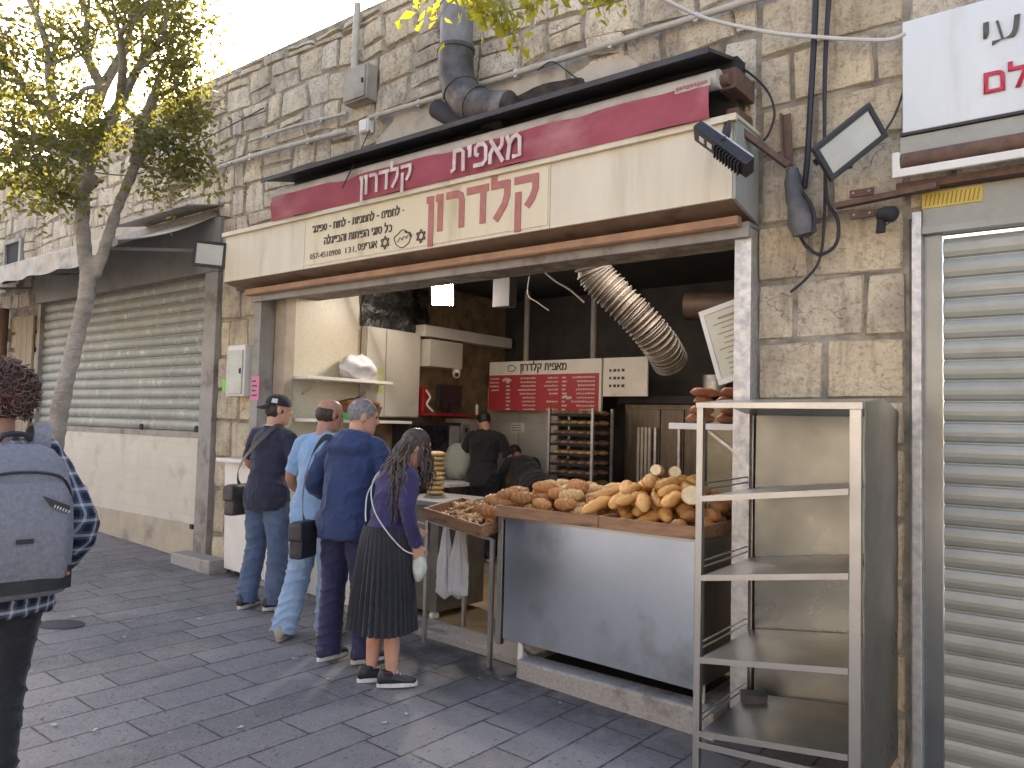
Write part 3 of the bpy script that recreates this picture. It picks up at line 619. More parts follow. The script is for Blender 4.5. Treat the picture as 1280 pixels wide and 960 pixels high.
cable('thick black cable dropping straight down the pier to the bundled grey pouch', [W_(1021, -30), W_(1017, 60), W_(1013, 130), W_(1009, 200), W_(1005, 235)], .017)
cable('thinner black cable beside the thick one, looping back under the pouch', [W_(1040, -30), W_(1034, 40), W_(1031, 120), W_(1031, 200), W_(1034, 250), W_(1047, 275), W_(1045, 305), W_(1025, 318), W_(1008, 308), W_(1000, 295)], .010)
cable('black cable behind the right floodlight ending loose on the pier stones', [W_(1036, -30, 4.4), W_(1030, 90, 4.4), W_(1031, 200, 4.4), W_(1030, 280, 4.4), W_(1024, 325, 4.4), W_(1008, 348, 4.4), W_(988, 365, 4.4)], .008)
cable('thin black wire hanging in an arc right of the awning end', [W_(905, 78), W_(932, 88), W_(958, 112), W_(968, 140), W_(962, 165), W_(954, 176)], .007)
cable('thin wire drooping from the long pipe across the smooth rendered patch', [W_(672, 88, 4.36), W_(686, 78, 4.35), W_(697, 80, 4.35), W_(720, 97, 4.35), W_(750, 112, 4.36)], .005)
cable('thin wire hanging from the junction box over the awning roll', [W_(462, 163, 4.34), W_(452, 185, 4.2), W_(440, 210, 4.0), W_(428, 235, 3.96)], .005)
cable('short black wire from the right floodlight up to the white sign board', [W_(1105, 166, 4.34), W_(1118, 145, 4.37), W_(1128, 118, 4.38), W_(1131, 100, 4.38)], .006)
cable('thin cable strung from the tree over the left shutter to the wall', [atD(-10, 168, 6.0), atD(70, 205, 6.4), W_(170, 218, 4.38), W_(240, 182, 4.38), W_(330, 135, 4.38)], .007)
t = thing('cable_pouch', 'drooping grey cable pouch hanging from the rusty bracket on the pier', 'cable pouch', onY(1000, 290, 4.36))
b = MB(); P = [W_(990, 212, 4.36), W_(992, 235, 4.35), W_(998, 260, 4.34), W_(1003, 280, 4.34), W_(1006, 296, 4.35)]
b.tube(cat(P, 4), [.035]*2+[.045]*3+[.05]*3+[.065]*3+[.075]*3+[.07]*2+[.02], 14); b.build('pouch', mat('grey_rubber', (.07, .07, .07), (.12, .115, .11), 14, .55, bump=.3), t, disp=lambda c: .012*N(c, 14))
b = MB(); b.tube(cat([W_(1000, 238, 4.33), W_(1014, 255, 4.31), W_(1018, 280, 4.31), W_(1006, 297, 4.31)], 5), .009, 7); b.build('strap', M_cable, t)

def bracket(label, parts, m=M_rust):
    b = MB()
    for p in parts: b.bar(*p)
    return tag(b.build('steel_bracket', m, bevel=.003), label, 'bracket')
bracket('upright rusty angle iron on the pier, just right of the awning', [(W_(983, 143, 4.4), W_(986, 208, 4.4), .05, .012), (W_(977, 143, 4.385), W_(980, 208, 4.385), .012, .05)])
bracket('slanting rusty arm from the floodlight down to the angle iron', [(W_(908, 150, 4.17), W_(985, 207, 4.36), .035, .035)])
t = thing('hinge_bracket', 'rusty bolted hinge bracket left of the polished shutter', 'bracket', onY(1085, 250, 4.36))
b = MB(); b.bar(W_(1045, 258, 4.37), W_(1172, 232, 4.33), .05, .03); b.build('arm', M_rust, t, bevel=.004)
for px, py in ((1077, 241), (1078, 268)):
    b = MB(); c = W_(px, py, 4.385); b.box(c, (.12, .02, .04)); pl = b.build('plate', M_rust, t, bevel=.003)
    b = MB(); b.ball(c+Vector((-.04, -.012, 0)), .008, 8, 6); b.build('bolt', M_galv, pl)
    b = MB(); b.ball(c+Vector((.04, -.012, 0)), .008, 8, 6); b.build('bolt', M_galv, pl)
t = thing('clamp', 'dark lump of taped clamp hanging under the rusty hinge bracket', 'clamp', onY(1108, 275, 4.33))
b = MB(); c = W_(1110, 268, 4.34); b.ball(c, (.06, .05, .04), 14, 9); b.tube([c+Vector((-.03, 0, -.02)), c+Vector((-.035, 0, -.09))], .022, 8); b.build('body', M_dark, t, disp=lambda c: .012*N(c, 20))
b = MB(); b.tube([c+Vector((.03, 0, -.03)), c+Vector((0, -.03, -.06)), c+Vector((-.03, 0, -.05))], .004, 5); b.build('wire', M_cable, t)

def flood(label, c, xd, zd, w_, h_, arm=None, open_=True):
    """floodlight: shallow finned box, bezel, glass; faces -(xd x zd) ... n points out of the glass"""
    xd = Vector(xd).normalized(); zd = Vector(zd); zd = (zd-xd*zd.dot(xd)).normalized(); n_ = xd.cross(zd)
    if n_.dot(Vector(c)-CAM) > 0: xd = -xd; n_ = -n_
    M = Matrix((xd, n_, zd)).transposed(); c = Vector(c)
    t = thing('floodlight', label, 'floodlight', c)
    b = MB(); P = []
    for sx, sz in ((-1, -1), (1, -1), (1, 1), (-1, 1)): P.append(c+M @ Vector((sx*w_*.42, -.075, sz*h_*.40)))
    for sx, sz in ((-1, -1), (1, -1), (1, 1), (-1, 1)): P.append(c+M @ Vector((sx*w_*.5, -.012, sz*h_*.5)))
    b.hexa(P); hs = b.build('housing', M_black, t, bevel=.006)
    b = MB()
    for i in range(7): b.box(c+M @ Vector((-w_*.3+w_*.1*i, -.085, 0)), (.008, .03, h_*.6), M)
    b.build('cooling_fins', M_black, hs)
    b = MB(); bw = .028
    for cc, d in (((0, 0, h_/2-bw/2), (w_, .03, bw)), ((0, 0, -h_/2+bw/2), (w_, .03, bw)), ((-w_/2+bw/2, 0, 0), (bw, .03, h_-2*bw)), ((w_/2-bw/2, 0, 0), (bw, .03, h_-2*bw))): b.box(c+M @ Vector(cc), d, M)
    b.build('bezel', M_black, t, bevel=.004)
    b = MB(); b.box(c+M @ Vector((0, .002, 0)), (w_-2*bw-.002, .012, h_-2*bw-.002), M); b.build('lens', M_lens, t)
    b = MB(); b.box(c+M @ Vector((0, -.008, 0)), (w_*.5, .012, h_*.3), M); b.build('reflector', M_white, t)
    if arm:
        b = MB(); b.bar(c+M @ Vector((-w_*.44, -.09, 0)), c+M @ Vector((w_*.44, -.09, 0)), .02, .035); b.bar(c+n_*-.09, Vector(arm), .025, .025); b.build('bracket_arm', M_black, t)
    return t
# right-hand lamp: seen from below with its glass to the street
c = onY(1062, 178, 4.16); xd = RT*62+UP*50; zd = RT*-26+UP*30+FW*-12
flood('square black floodlight with a pale glass face, tilted on the pier by the white sign', c, xd, zd, .375, .205, arm=(c.x-.06, 4.4, c.z-.05))
# lamp at the right end of the sign, seen edge-on from underneath
c = onY(904, 186, 3.88); xd = (onY(945, 214, 3.88)-onY(866, 157, 3.88)).normalized()
t = thing('floodlight', 'black finned floodlight seen from behind at the right end of the cream sign', 'floodlight', c)
up = Vector((-.35, -.55, .75)); yv = (up-xd*up.dot(xd)).normalized(); nv = xd.cross(yv)
M = Matrix((xd, nv, yv)).transposed()
sg_ = 1 if nv.dot(c-CAM) > 0 else -1
b = MB(); b.box(c, (.40, .06, .115), M); hs = b.build('housing', M_black, t, bevel=.012)
b = MB()
for i in range(9): b.box(c-nv*.035*sg_+xd*(-.02+.022*i), (.006, .03, .09), M)
b.build('cooling_fins', M_black, hs)
sg_ = 1 if nv.dot(c-CAM) > 0 else -1
b = MB(); b.box(c+nv*.036*sg_, (.36, .012, .09), M); b.build('lens', M_lens, t)
for q in (-.13, -.07):
    b = MB(); b.box(c+xd*q-nv*.0325*sg_, (.035, .004, .035), M); b.build('rating_label', M_white, t)
b = MB(); b.tube(cat([c+M @ Vector((-.05, -.05, .0)), c+M @ Vector((-.03, -.06, .02)), onY(912, 150, 4.1)], 4), .012, 8); b.bar(c+M @ Vector((.0, .0, .06)), onY(909, 152, 4.15), .025, .025); b.build('bracket_arm', M_black, t)
c = onY(262, 318, 4.0)
xd = Vector((math.cos(R(46)), math.sin(R(46)), -.06)); zd = Vector((.12, .12, 1))
flood('squarish floodlight with a pale glass face above the left grey shutter', c, -xd, zd, .30, .25, arm=(c.x-.1, 4.43, c.z+.06))
t = thing('security_camera', 'tiny dark lens camera on the pillar under the left end of the sign', 'camera', (-7.0, 4.4, 2.6))
c = onY(298, 361, 4.38); b = MB(); b.tube([c+Vector((0, .05, 0)), c], .035, 14); b.build('housing', M_grey, t)
b = MB(); b.tube([c, c+Vector((0, -.012, 0))], .024, 12); b.build('lens', M_black, t)
t = thing('meter_box', 'pale grey meter box with a door fixed to the stone pillar', 'meter box', (-6.87, 4.4, 1.7))
x0, x1, z0, z1 = -7.02, -6.72, 1.70, 2.20
b = MB(); b.bb(x0, x1, 4.33, 4.44, z0, z1); b.build('housing', M_white, t, bevel=.008)
b = MB(); b.bb(x0+.02, x1-.02, 4.312, 4.328, z0+.02, z1-.05); dr = b.build('door', mat('greenish_white', (.52, .53, .45), (.42, .43, .36), 8, .5), t, bevel=.004)
b = MB(); b.bb(x1-.05, x1-.03, 4.302, 4.312, (z0+z1)/2-.03, (z0+z1)/2+.02); b.build('latch', M_dark, dr)
b = MB(); b.bb(-7.16, -7.03, 4.372, 4.376, 1.75, 1.87); o = b.build('notice', mat('green_paper', (.16, .62, .10), None, rough=.7)); tag(o, 'small bright green sticker on the stone pillar beside the meter box', 'sticker')
b = MB(); b.bb(-6.6, -6.47, 4.331, 4.335, 1.66, 1.89); nt_ = b.build('notice', mat('pink_paper', (.62, .20, .33), None, rough=.7)); tag(nt_, 'pink paper notice taped to the left post of the bakery front', 'notice')
b = MB()
for k in range(4): b.bb(-6.58, -6.50-.02*(k % 2), 4.327, 4.330, 1.70+.045*k, 1.715+.045*k)
b.build('print', M_ink, nt_)
# stone step at the foot of the pillar
b = MB(); b.bb(-7.72, -7.0, 4.22, 4.42, gz(-7.4)-.1, gz(-7.4)+.12); tag(b.build('stone_step', M_concrete, bevel=.015), 'low worn stone block at the foot of the pillar', 'step')

# ================================================================ left neighbour: grey shutter, tiled wall, canopy
def slats(mb, x0, x1, z0, z1, pitch, y, depth, nx=1, sharp=.2):
    n_ = int(round((z1-z0)/pitch)); prof = []
    for i in range(n_):
        for t_, d in ((0, 0), (.08, .55), (.3, .9), (.5, 1), (.7, .9), (.88, .6), (.94, .0)): prof.append((z0+(i+t_)*(z1-z0)/n_, y-depth*d))
    prof.append((z1, y))
    vs = []; fs = []
    for j, (z, yy) in enumerate(prof):
        for i in range(nx+1): vs.append((x0+(x1-x0)*i/nx, yy, z))
    m_ = len(prof)
    for j in range(m_-1):
        for i in range(nx): fs.append((j*(nx+1)+i, j*(nx+1)+i+1, (j+1)*(nx+1)+i+1, (j+1)*(nx+1)+i))
    mb.add(vs, fs)
sh = thing('roller_shutter', 'closed grey-green roller shutter with peeling paint left of the bakery', 'shutter', (-9.7, 4.5, 1.27))
b = MB(); slats(b, -11.9, -7.62, 1.33, 3.0, .118, 4.52, .03); b.build('slats', M_shut, sh)
b = MB(); b.bb(-11.98, -7.38, 4.40, 4.465, 3.003, 3.57); b.build('shutter_box', mat('dull_grey_panel', (.25, .24, .22), (.2, .19, .17), 3, .6, c3=(.14, .13, .11), c3s=2), sh, bevel=.006)
b = MB(); b.bb(-11.9, -7.62, 4.46, 4.53, 1.265, 1.33); b.build('bottom_bar', M_frame, sh, bevel=.005)
b = MB(); b.bb(-7.62, -7.38, 4.40, 4.56, gz(-7.5), 3.0); b.build('guide_rail', M_frame, sh, bevel=.006)
b = MB(); b.bb(-11.98, -11.9, 4.44, 4.56, gz(-11.9), 3.0); b.build('guide_rail', M_frame, sh, bevel=.006)
for x in (-7.72, -8.9):
    b = MB(); b.tube([(x, 4.45, 1.36), (x, 4.43, 1.36)], .035, 12); b.build('lock', M_dark, sh)
t = thing('shop_wall', 'low wall of cream tiles under the grey-green shutter', 'wall', (-9.7, 4.5, 0))
def tile_mat():
    m = mat('cream_wall_tiles', (.56, .515, .43), (.50, .455, .375), 3, .4, c3=(.36, .31, .24), c3s=2)
    n = m.node_tree.nodes; l = m.node_tree.links; b = n['Principled BSDF']
    g = n.new('ShaderNodeNewGeometry'); s = n.new('ShaderNodeSeparateXYZ'); c = n.new('ShaderNodeCombineXYZ'); l.new(g.outputs['Position'], s.inputs[0]); l.new(s.outputs['X'], c.inputs['X']); l.new(s.outputs['Z'], c.inputs['Y'])
    br = n.new('ShaderNodeTexBrick'); br.offset = 0; br.inputs['Scale'].default_value = 1; br.inputs['Brick Width'].default_value = .3; br.inputs['Row Height'].default_value = .15; br.inputs['Mortar Size'].default_value = .0025
    l.new(c.outputs[0], br.inputs['Vector']); old = b.inputs['Base Color'].links[0].from_socket
    mx = n.new('ShaderNodeMix'); mx.data_type = 'RGBA'; mx.inputs['B'].default_value = (.46, .415, .34, 1); l.new(old, mx.inputs['A']); l.new(br.outputs['Fac'], mx.inputs['Factor']); l.new(mx.outputs['Result'], b.inputs['Base Color'])
    return m
b = MB(); b.bb(-11.9, -7.625, 4.47, 4.6, .36, 1.262); b.build('tiled_face', tile_mat(), t)
b = MB(); b.bb(-11.9, -7.625, 4.455, 4.6, -.2, .36); b.build('base_course', mat('base_stone', (.43, .37, .28), (.35, .3, .225), 3, .7, c3=(.25, .21, .17), c3s=3), t)
b = MB(); b.box((-7.72, 4.44, .34), (.06, .03, .05)); b.build('tap', M_dark, t, bevel=.01)

cn = thing('shop_canopy', 'weathered grey fabric canopy with a scalloped edge over the left shutter', 'canopy', (-10, 3.5, 3.1))
M_can = mat('weathered_canvas', (.52, .48, .41), (.42, .385, .33), 7, .85, bump=.15, c3=(.28, .26, .22), c3s=4)
CX0, CX1, CY = -13.5, -7.5, 3.37
b = MB(); b.sheet(lambda u, v: (CX0+(CX1-CX0)*u, 4.42+(CY-4.42)*v, 3.60+(3.13-3.60)*v-.05*math.sin(math.pi*v)*(1+.3*math.sin(u*20))), 40, 10, .008); b.build('cover', M_can, cn)
b = MB(); b.tube([(CX0, CY, 3.12), (CX1-.15, CY, 3.12)], .045, 14); b.tube([(CX1-.15, CY, 3.12), (CX1+.01, CY, 3.12)], .055, 14); b.build('front_bar', M_palefab, cn)
def val(u, v):
    x = CX0+(CX1-.02-CX0)*u; d = .20*(1+.05*math.sin(x*9)+.15*N((x*1.4, 1, 2)))
    if u > .96: d *= 1.3
    return (x, CY-.045+.012*math.sin(x*7)*v+.03*v*N((x*3, v, 7)), 3.14-d*v)
b = MB(); b.sheet(val, 120, 5, .006); b.build('valance', M_can, cn)
for x in (-12.2, -10.2, -7.7):
    b = MB(); b.bar((x, 4.42, 3.25), (x, CY+.03, 3.08), .03, .03); b.build('support_arm', M_frame, cn)
b = MB(); b.bb(-12, CX1, 4.40, 4.47, 3.58, 3.66); b.build('wall_rail', M_frame, cn, bevel=.005)
b = MB(); b.sheet(lambda u, v: (-9.0+(1.62)*u, 4.44-.42*v, 3.70-.10*v), 12, 2, .012); b.build('rain_hood', M_frame, cn)
# far left: old door boards and a drainpipe
t = thing('wooden_door', 'weathered pale wooden door boards at the far left under the canopy', 'door', (-12.4, 4.4, 0))
for i in range(3):
    b = MB(); b.bb(-12.62+i*.2, -12.43+i*.2, 4.40, 4.43, gz(-12.4), 2.85); b.build('board', mat('old_wood', (.36, .29, .2), (.25, .2, .135), 5, .8, stretch=(6, 6, 1)), t, bevel=.004)
pipe('downpipe', 'dark drainpipe at the far left edge beside the wooden door boards', [(-12.95, 4.34, 3.0), (-12.95, 4.34, 2.0), (-12.95, 4.34, gz(-13)+.02)], .07, M_rust, 'pipe', 2)

# ================================================================ right neighbour: white board, roller awning, polished shutter
sg2 = thing('shop_sign', 'white shop board at the top right with a few dark and red Hebrew letters', 'sign', (.8, 4.35, 3.05))
b = MB(); b.bb(-.91, 2.2, 4.36, 4.44, 3.05, 3.64); b.build('board', mat('white_sign', (.66, .68, .66), (.60, .62, .60), 2, .35, c3=(.48, .48, .44), c3s=2.5, c3lo=.55, c3hi=.85, stretch=(2, 1, .4)), sg2, bevel=.006)
b = MB(); b.bb(-.92, 2.2, 4.355, 4.45, 3.035, 3.048); b.build('bottom_trim', M_black, sg2)
text('dark_lettering', 'עי', (-.545, 4.357, 3.40), X_, Z_, .20, mat('olive_ink', (.09, .08, .06), None, rough=.5), sg2, bold=.015, th=.003)
text('red_lettering', 'לם', (-.545, 4.357, 3.165), X_, Z_, .17, mat('red_ink', (.55, .03, .06), None, rough=.5), sg2, bold=.015, th=.003)
ra = thing('rolled_awning', 'rolled brown awning in a grey cassette under the white sign board', 'awning', (.7, 4.3, 2.83))
b = MB(); b.bb(-.925, 2.2, 4.37, 4.44, 2.925, 3.033); b.build('cassette', M_creamside, ra, bevel=.006)
b = MB(); b.tube([(-.90, 4.32, 2.885), (2.2, 4.32, 2.885)], .042, 16); b.build('roll', M_rust, ra)
b = MB(); b.bb(-.94, 2.2, 4.27, 4.30, 2.795, 2.838); b.build('front_bar', M_white, ra, bevel=.006)
b = MB(); b.bb(-.945, -.905, 4.28, 4.36, 2.83, 2.93); b.build('end_cap', M_white, ra, bevel=.01)
b = MB(); b.bb(-.94, 2.2, 4.36, 4.44, 2.75, 2.79); b.build('bracket_rail', M_rust, ra)
rs = thing('roller_shutter', 'closed polished steel roller shutter mirroring the street at the right edge', 'shutter', (.7, 4.45, 0))
z0 = gz(2.2)-.05
b = MB(); b.bb(-.875, -.83, 4.40, 4.5, z0, 2.64); b.build('door_frame', M_galv, rs, bevel=.004)
b = MB(); b.bb(-.83, -.745, 4.452, 4.48, z0, 2.52); b.build('guide_rail', mat('grey_rail_steel', (.24, .26, .26), (.19, .2, .2), 3, .25, .8), rs)
b = MB(); slats(b, -.742, 2.28, z0, 2.50, .103, 4.485, .022); b.build('slats', M_shut2, rs)
b = MB(); b.bb(-.83, 2.28, 4.41, 4.48, 2.52, 2.56); b.bb(-.83, 2.28, 4.43, 4.5, 2.56, 2.745); b.build('shutter_box', M_creamside, rs, bevel=.004)
b = MB(); b.bb(-.83, -.56, 4.424, 4.427, 2.655, 2.735); lb = b.build('warning_label', mat('yellow_sticker', (.62, .47, .08), (.5, .37, .06), 8, .5), rs)
b = MB()
for i in range(13):
    x = -.82+.0195*i; b.prism([(0, 0), (.006, 0), (.016, .06), (.010, .06)], (x, 4.4225, 2.665), X_, Z_, .001)
b.build('stripes', mat('brown_stripe', (.28, .17, .04), None), lb)
# ================================================================ bakery interior
M_cab = mat('cream_laminate', (.60, .57, .49), (.54, .51, .43), 3, .45, c3=(.42, .37, .28), c3s=2.5, c3lo=.6, c3hi=.85)
M_screen = mat('dark_screen', (.012, .012, .018), (.02, .02, .028), 6, .12)
M_redp = mat('red_plastic', (.34, .02, .02), (.25, .015, .015), 9, .35)
M_foil = mat('crumpled_dark_foil', (.10, .10, .09), (.02, .02, .02), 22, .35, .6, bump=.9, bsc=26)
M_bagp = mat('white_plastic_bag', (.66, .67, .68), (.58, .59, .60), 8, .4, bump=.3, bsc=20)
M_oven = mat('brown_oven_steel', (.13, .105, .08), (.08, .062, .048), 4, .35, .55, stretch=(6, 6, 1))
M_beige = mat('beige_panel', (.34, .31, .22), (.28, .25, .175), 5, .55)
LX = BL+.02
t = thing('wall_shelf', 'white shelf on the tiled wall carrying a crumpled plastic bag', 'shelf', (-6.3, 5, 1.9))
b = MB(); b.bb(LX, -6.12, 4.63, 5.72, 1.88, 1.91); b.build('board', M_white, t, bevel=.004)
for y in (4.8, 5.5):
    b = MB(); b.bar((LX, y, 1.74), (-6.16, y, 1.875), .018, .018); b.build('bracket', M_galv, t)
def crumple(label, c, r, m, name='plastic_bag', f=9, a=.05, group=None):
    b = MB(); b.ball((0, 0, r[2]), r, 26, 18)
    o = b.build(name, m, None, world=False, disp=lambda p: a*(N(p, f)+.6*abs(N(p, f*2.3))))
    o.location = c; return tag(o, label, 'bag', group)
crumple('crumpled white plastic bag lying on the white wall shelf', (-6.26, 5.35, 1.91), (.12, .21, .12), M_bagp, f=11, a=.06)
t = thing('wall_shelf', 'lower white shelf behind the queue with a green strip and baskets', 'shelf', (-6.3, 5.2, 1.5))
b = MB(); b.bb(LX, -6.1, 4.66, 6.0, 1.47, 1.50); b.build('board', M_white, t, bevel=.004)
b = MB(); b.bb(-6.098, -6.09, 4.75, 5.25, 1.50, 1.57); b.build('green_strip', mat('green_plastic', (.03, .28, .09), None, rough=.5), t)
bk = thing('basket', 'reddish brown bread basket on the lower wall shelf', 'basket', (-6.26, 5.35, 1.5))
b = MB(); b.hexa([(-6.38, 5.2, 1.5), (-6.16, 5.2, 1.5), (-6.16, 5.56, 1.5), (-6.38, 5.56, 1.5), (-6.40, 5.17, 1.64), (-6.13, 5.17, 1.64), (-6.13, 5.59, 1.64), (-6.40, 5.59, 1.64)]); b.build('body', mat('wicker', (.25, .11, .06), (.16, .07, .04), 40, .7, bump=.6), bk)
b = MB()
for k in range(5): b.tube([(-6.36+.05*k, 5.2, 1.66), (-6.36+.05*k, 5.38, 1.70), (-6.36+.05*k, 5.56, 1.66)], .03, 8)
b.build('contents', mat('crust_dark', (.26, .11, .045), (.17, .065, .025), 9, .5), bk)
t = thing('wall_cupboard', 'pair of tall cream cupboard doors on the left wall of the bakery', 'cupboard', (-6.35, 5.9, 1.55))
b = MB(); b.bb(LX, -6.36, 5.53, 6.33, 1.54, 2.50); b.build('carcass', M_cab, t)
for y0, y1 in ((5.535, 5.80), (5.81, 6.325)):
    b = MB(); b.bb(-6.357, -6.335, y0, y1, 1.55, 2.49); b.build('door', M_cab, t, bevel=.004)
b = MB()
for k in range(3): b.bb(-6.333, -6.330, 5.70, 5.77, 1.80+.1*k, 1.87+.1*k)
b.build('sticker', mat('lime_paper', (.50, .58, .16), None), t)
b = MB(); b.sheet(lambda u, v: (LX+.02+.06*N((u*5, v*5, 1)), 5.5+1.0*u, 2.5+.6*v), 30, 20, .02); tag(b.build('foil_lining', M_foil), 'crumpled sooty foil lining above the cream cupboards', 'foil')
t = thing('wall_box', 'cream wall box with a small dome camera under it, right of the cupboards', 'box', (-6.3, 6.6, 2.1))
b = MB(); b.bb(LX, -6.22, 6.36, 6.92, 2.13, 2.44); b.build('body', M_cab, t, bevel=.01)
b = MB(); b.tube([(-6.26, 6.86, 2.13), (-6.26, 6.86, 2.08)], .05, 14); b.ball((-6.26, 6.86, 2.07), .05, 12, 8); dm = b.build('dome_camera', M_white, t)
b = MB(); b.ball((-6.23, 6.83, 2.065), .026, 10, 7); b.build('camera_lens', M_black, dm)
b = MB(); b.bb(LX, -6.25, 6.3, 7.9, 2.47, 2.60); tag(b.build('pelmet', M_white, bevel=.01), 'long white pelmet along the brown stone wall under the dark ceiling', 'pelmet')
t = thing('wall_shelf', 'red shelf on the brown stone wall with a monitor and a small candle', 'shelf', (-6.3, 6.8, 1.6))
b = MB(); b.bb(LX, -6.1, 6.35, 7.3, 1.57, 1.60); b.build('board', M_redp, t, bevel=.004)
t = thing('monitor', 'small dark computer monitor standing on the red shelf', 'monitor', (-6.25, 6.7, 1.6))
b = MB(); b.bb(-6.27, -6.22, 6.53, 6.93, 1.66, 1.94); b.build('housing', M_black, t, bevel=.006)
b = MB(); b.bb(-6.218, -6.214, 6.55, 6.91, 1.68, 1.92); b.build('screen', M_screen, t)
b = MB(); b.bb(-6.28, -6.2, 6.66, 6.8, 1.60, 1.612); b.bb(-6.26, -6.24, 6.70, 6.76, 1.612, 1.66); b.build('stand', M_black, t)
t = thing('coffee_machine', 'red machine with white tubes at the left end of the red shelf', 'machine', (-6.25, 6.4, 1.6))
b = MB(); b.bb(-6.40, -6.30, 6.36, 6.47, 1.60, 1.90); b.build('body', M_redp, t, bevel=.02)
b = MB(); b.tube(cat([(-6.29, 6.39, 1.86), (-6.27, 6.44, 1.78), (-6.28, 6.40, 1.70), (-6.25, 6.47, 1.62)], 5), .012, 6); b.build('tube', M_white, t)
b = MB(); b.tube([(-6.2, 7.18, 1.60), (-6.2, 7.18, 1.72)], .018, 10); b.tube([(-6.2, 7.18, 1.72), (-6.2, 7.18, 1.735)], [.003, .002], 5); tag(b.build('candle', M_white), 'small white candle on the right end of the red shelf', 'candle')
t = thing('microwave_oven', 'black microwave oven with a dark glass door under the red shelf', 'oven', (-6.25, 6.5, 1.1))
b = MB(); b.bb(LX, -6.16, 6.02, 6.86, 1.12, 1.50); b.build('body', M_black, t, bevel=.012)
b = MB(); b.bb(-6.158, -6.15, 6.06, 6.62, 1.16, 1.46); b.build('door', M_screen, t)
b = MB(); b.bb(-6.158, -6.15, 6.66, 6.83, 1.16, 1.46); b.build('control_panel', M_grey, t)
t = thing('wall_panel', 'cream wall panel with two small hanging notices beside the black oven', 'panel', (-6.3, 7.0, .6))
b = MB(); b.bb(LX, -6.26, 6.88, 7.28, .4, 1.55); b.build('board', M_cab, t, bevel=.005)
for z0, z1, mm in ((1.36, 1.48, M_grey), (1.18, 1.3, M_white)):
    b = MB(); b.bb(-6.258, -6.253, 7.0, 7.12, z0, z1); nn = b.build('notice', mm, t)
    b = MB(); b.bb(-6.252, -6.249, 7.03, 7.08, z0+.03, z1-.04); b.build('print', M_ink, nn)
# work table with the white sack
t = thing('work_table', 'white topped work table beside the baker at the back left', 'table', (-5.9, 6.6, 0))
b = MB(); b.bb(-6.4, -5.75, 6.2, 7.2, .80, .84); b.build('top', M_white, t, bevel=.005)
for x in (-6.36, -5.8):
    for y in (6.25, 7.15):
        b = MB(); b.bb(x-.02, x+.02, y-.02, y+.02, gz(x)+.05, .80); b.build('leg', M_dark, t)
b = MB(); b.bb(-6.3, -5.82, 6.3, 7.1, .35, .38); b.build('lower_shelf', M_dark, t)
crumple('bulging white mesh sack standing on the work table by the baker', (-6.08, 6.75, .84), (.19, .19, .21), mat('mesh_sack', (.50, .52, .42), (.40, .43, .33), 60, .7, bump=.6), name='sack', f=14, a=.02)

# steel fridge, menu, tray rack, oven at the back
t = thing('steel_cabinet', 'tall pale steel cabinet behind the baker under the red menu', 'cabinet', (-5.9, 7.8, 0))
b = MB(); b.bb(-6.42, -5.32, 7.66, 7.98, -.05, 1.95); b.build('body', M_galv, t)
for x0, x1 in ((-6.415, -5.91), (-5.90, -5.325)):
    b = MB(); b.bb(x0, x1, 7.63, 7.657, .05, 1.94); b.build('door', mat('pale_steel', (.66, .65, .61), (.57, .56, .52), 3, .4, .5, stretch=(1, 1, 4)), t, bevel=.004)
b = MB(); b.bb(-6.02, -5.82, 7.622, 7.627, 1.40, 1.52); nn = b.build('notice', M_white, t)
b = MB()
for k in range(3): b.bb(-6.0, -5.86, 7.618, 7.621, 1.42+.03*k, 1.43+.03*k)
b.build('print', M_ink, nn)
t = thing('menu_board', 'red and white hanging menu board with the bakery name in Hebrew', 'menu board', (-5.5, 7.45, 1.65))
b = MB(); b.bb(-6.22, -4.60, 7.42, 7.46, 1.66, 2.255); b.build('panel', M_white, t, bevel=.004)
b = MB(); b.bb(-6.22, -4.63, 7.414, 7.4185, 1.66, 2.09); b.build('red_field', M_red, t)
M_pale = mat('pale_print', (.62, .50, .47), None, rough=.6)
strokes('header_letter', heb('מאפית קלדרון'), (-5.74, 7.418, 2.135), .085, .17, M_ink, t)
rr = random.Random(2); b = MB()
for col, (xr, wmax) in enumerate(((-4.68, .30), (-5.18, .20), (-5.50, .28), (-6.06, .14))):
    for row in range(9):
        if (col == 1 and row in (5, 7)) or (col == 3 and row > 3): continue
        z = 2.05-.046*row; wd = wmax*rr.uniform(.55, 1); x = xr
        while x > xr-wd:                                       # rows of little print marks, too small to read
            q = rr.uniform(.012, .03); b.bb(x-q, x, 7.410, 7.413, z-.012, z+rr.uniform(.002, .008)); x -= q+.008
        if col in (0, 2): b.bb(xr-.42-.02, xr-.40+rr.uniform(0, .03), 7.410, 7.413, z-.012, z+.006)
b.build('menu_lines', M_pale, t)
b = MB()
for c in ((-5.10, 1.82), (-5.98, 2.03)):
    for k in range(4): b.ball((c[0]+.03*k, 7.412, c[1]+.012*math.sin(k*2)), (.028, .003, .016), 8, 6)
b.build('bread_pictures', M_pale, t)
b = MB(); P = [Vector((-5.87+.06*math.cos(q)*(1+.15*math.cos(3*q)), 7.414, 2.17+.04*math.sin(q))) for q in [2*math.pi*i/16 for i in range(17)]]; b.tube(P, .005, 5); b.build('bread_emblem', M_ink, t)
b = MB(); b.bb(-4.58, -4.03, 7.425, 7.45, 1.83, 2.255); wp = b.build('side_panel', M_white, t, bevel=.003)
b = MB()
for r_ in range(3):
    for k in range(4): b.bb(-4.50+.052*k, -4.475+.052*k+.008*(k % 2), 7.42, 7.4245, 2.10-.085*r_, 2.13-.085*r_)
b.build('print', M_ink, wp)
for x in (-5.7, -4.75):
    b = MB(); b.tube([(x, 7.48, 2.2), (x, 7.48, 3.1)], .035, 12); b.build('hanging_pole', M_frame, t)

